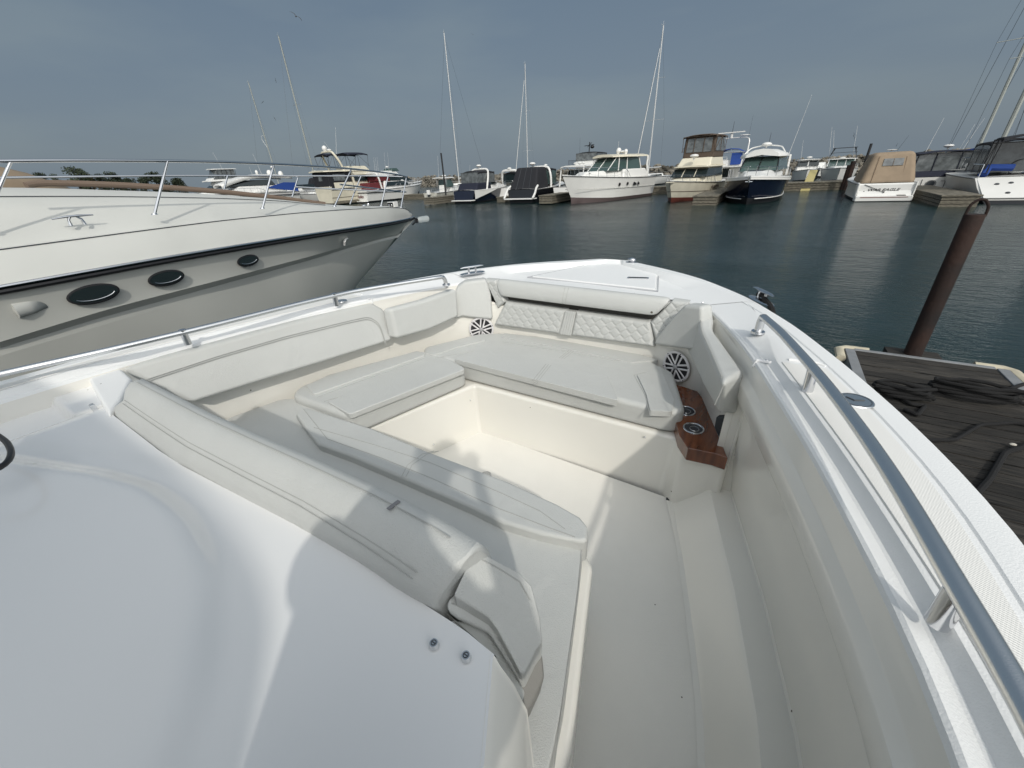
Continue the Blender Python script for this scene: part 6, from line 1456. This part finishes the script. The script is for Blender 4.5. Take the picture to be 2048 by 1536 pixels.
# ------------------------------------------------------------------ breakwater, shore, trees
def rocks():
    rnd_=random.Random(3)
    path=[(-238,160,4.6),(-190,150,4.2),(-130,135,3.8),(-75.6,118,3.4),(-48,105,3.2),(-24,95,2.9),(6,88,2.6),(13,85,2.6),(20,80,2.55),(24.5,76,2.5),(32,72,2.5),(60,66,2.5)]
    ico=[(0,0,1)]+[(cos(2*pi*k/5)*.89,sin(2*pi*k/5)*.89,.45) for k in range(5)]+[(cos(2*pi*(k+.5)/5)*.89,sin(2*pi*(k+.5)/5)*.89,-.45) for k in range(5)]+[(0,0,-1)]
    fc=[(0,1+k,1+(k+1)%5) for k in range(5)]+[(1+k,6+k,1+(k+1)%5) for k in range(5)]+[(1+(k+1)%5,6+k,6+(k+1)%5) for k in range(5)]+[(11,6+(k+1)%5,6+k) for k in range(5)]
    g=M(); tot=4200
    for i in range(tot):
        t=rnd_.random()**.72; s=t*(len(path)-1); k=min(len(path)-2,int(s)); f=s-k
        a,b=path[k],path[k+1]; x=lerp(a[0],b[0],f); y=lerp(a[1],b[1],f); h=lerp(a[2],b[2],f)
        q=rnd_.random(); z=-.2+(h)*q; d=(1-q)*-1.5*h*.9+rnd_.uniform(-.3,.6)
        r=rnd_.uniform(.16,.55)*(1+max(0,y-90)/120); 
        sx,sy,sz=r*rnd_.uniform(.7,1.4),r*rnd_.uniform(.7,1.3),r*rnd_.uniform(.5,.9); an=rnd_.random()*6.3
        vs=[]
        for p in ico:
            j=rnd_.uniform(.8,1.18); X=p[0]*sx*j; Y_=p[1]*sy*j; vs.append((x+X*cos(an)-Y_*sin(an),y+d+X*sin(an)+Y_*cos(an),WATER+z+p[2]*sz*j))
        g.add(vs,fc)
    rows=[]
    for a in path: rows.append([(a[0],a[1]-a[2]*1.35,WATER-.3),(a[0],a[1],WATER+a[2]*.8),(a[0],a[1]+9,WATER+a[2]*.8),(a[0],a[1]+14,WATER-.3)])
    g.loft(rows)
    m=mat('breakwater stone',(.22,.20,.165),.95,col2=(.06,.056,.045),vscale=.5,bump=.4,bscale=4,detail=6)
    tag(g.build('breakwater',m,smooth=False,weld=False),kind='stuff',label='long grey and tan rock breakwater behind the moored boats',cat='breakwater')
rocks()
g=M(); g.loft([[(-420,60,WATER-.3),(-330,240,WATER-.3),(-180,330,WATER-.3)],[(-430,66,WATER+.8),(-336,248,WATER+.8),(-184,340,WATER+.8)],[(-700,400,2.0),(-560,560,2.0),(-300,700,2.0)]])
tag(g.build('shore',mat('dull shore grass',(.06,.07,.035),.95,var=.3,vscale=.1)),kind='structure')
LEAF=[mat('dark oak leaves',(.028,.042,.020),.8,var=.4,vscale=.6),mat('grey green poplar leaves',(.055,.075,.04),.8,var=.4,vscale=.6),mat('olive autumn leaves',(.075,.065,.025),.8,var=.4,vscale=.6)]
BARK=mat('tree bark',(.06,.045,.035),.9)
def tree(label, px, py_top, dist, wpx, leaf, seed, gaps=.25, h0=None):
    r_=random.Random(seed); d=at(px,py_top,y=0.5*dist+1) if False else None
    dirv=(CF*F_PX+CR*(px-CXP)-CU*(py_top-CYP)); hl=sqrt(dirv.x**2+dirv.y**2); p=CAM+dirv*(dist/hl)
    h=p.z-(WATER+.8); w=dist*wpx/772*.46
    t=thing('tree',label,'tree',(p.x,p.y,WATER+.8),0,'trees on the far shore')
    g=M(); g.tube([(0,0,-.5),(.1,0,h*.35),(0,.1,h*.75)],[.035*h,.026*h,.008*h],8)
    lobes=[]
    for k in range(14):
        an=k*2.4+r_.random(); rr=w*r_.uniform(.25,.75); z=h*r_.uniform(.12,.86); c=Vector((rr*cos(an),rr*sin(an)*.7,z)); lobes.append((c,w*r_.uniform(.32,.55)))
        g.tube([(0,0,h*.3),(c.x*.5,c.y*.5,(h*.35+z)/2),tuple(c)],[.012*h,.007*h,.003*h],5)
    lobes.append((Vector((0,0,h*.86)),w*.42)); g.build('trunk',BARK,t)
    g=M()
    for c,rad in lobes:
        for i in range(150):
            v=Vector((r_.gauss(0,1),r_.gauss(0,1),r_.gauss(0,1))); v.normalize(); q=c+Vector((v.x,v.y,v.z*.75))*rad*(r_.random()**.45)
            if q.z>h: q.z=h-r_.random()*.3
            s=w*r_.uniform(.035,.085); a=Vector((r_.gauss(0,1),r_.gauss(0,1),r_.gauss(0,1))).normalized(); b2=a.orthogonal().normalized(); c2=a.cross(b2)
            g.add([q+b2*s,q+c2*s*.8,q-b2*s,q-c2*s*.9+a*s*.3],[(0,1,2,3)])
    g.build('crown',leaf,t,smooth=False,weld=False)
T=[('dark rounded tree just right of the tan canvas mound',68,341,26,0),('low grey green tree between two dark ones on the shore',102,344,22,1),('tallest tree of the far shore with loose open crown',140,329,30,1),('second tall tree leaning right beside the tallest one',156,331,20,1),
   ('olive brown tree right of the tallest pair',172,345,26,2),('dark flat topped tree in the middle of the shore row',192,345,24,0),('dark domed tree right of the flat topped one',212,340,26,0),('small dark tree tapering at the right of the group',232,350,20,0),
   ('lone dark tree right of the gap in the shore row',306,343,34,0),('low dark bush like tree left of the lone one',280,352,22,0),('last low dark tree by the stern of the far yachts',352,356,28,0),('dark low tree at the gap in the middle of the shore',252,354,22,0)]
for i,(lb,px,py,w,lf) in enumerate(T): tree(lb,px,py,260,w,LEAF[lf],i+11)
# gulls
def gull(px,py,d,label,s=.5,rot=0):
    dirv=(CF*F_PX+CR*(px-CXP)-CU*(py-CYP)).normalized(); p=CAM+dirv*d
    t=M(); t.tube([(0,-.22,0),(0,-.1,.0),(0,.08,.02),(0,.2,.03)],[.01,.05,.055,.02],7)
    for sg in (1,-1): t.loft([[(0,-.07,.02),(0,.07,.03)],[(sg*.25,-.05,.14),(sg*.25,.08,.15)],[(sg*.55,-.10,.10),(sg*.55,.02,.11)],[(sg*.72,-.14,.02),(sg*.72,-.10,.02)]])
    o=t.build('gull',mat('dark gull feathers',(.07,.07,.075),.8),solid=.01); o.location=p; o.rotation_euler=(R(20),R(35)+rot,R(40)); o.scale=(s*1.25,)*3
    tag(o,label,'bird','gulls in the sky')
gull(592,33,42,'largest gull, high in the sky right of the leaning masts',.5)
gull(551,161,70,'gull left of the tall leaning mast, near its lower half',.3,1)
gull(549,237,70,'gull between the two leaning masts, low near the radar dome',.3,.6)
gull(525,204,80,'gull close above the bracket of the shorter mast',.3,2)
gull(945,69,90,'faint gull right of the top of the grey mast with backstay',.3)
gull(1707,272,60,'gull just above the pipe tower of the far right boats',.4,.5)
gull(1793,290,70,'gull over the tan canvas cover',.25,1.2)

# true superstructure heights of the boats to the right of the basin
for key, k in (('old cream flybridge',.79),('white topped express',.87),('white cruiser under a full tan',.79),('white fishing cruiser with navy',.76),('white flybridge boat with royal',.68),
               ('small white boat with square',.70),('white boat with pipe tower',.64),('white sloop with open sugar',.86),('flybridge yacht with black rails',.85),('weathered grey finger dock',.85)):
    for o in COL.objects:
        if o.type == 'EMPTY' and str(o.get('label','')).startswith(key): o.scale = (1,1,k)
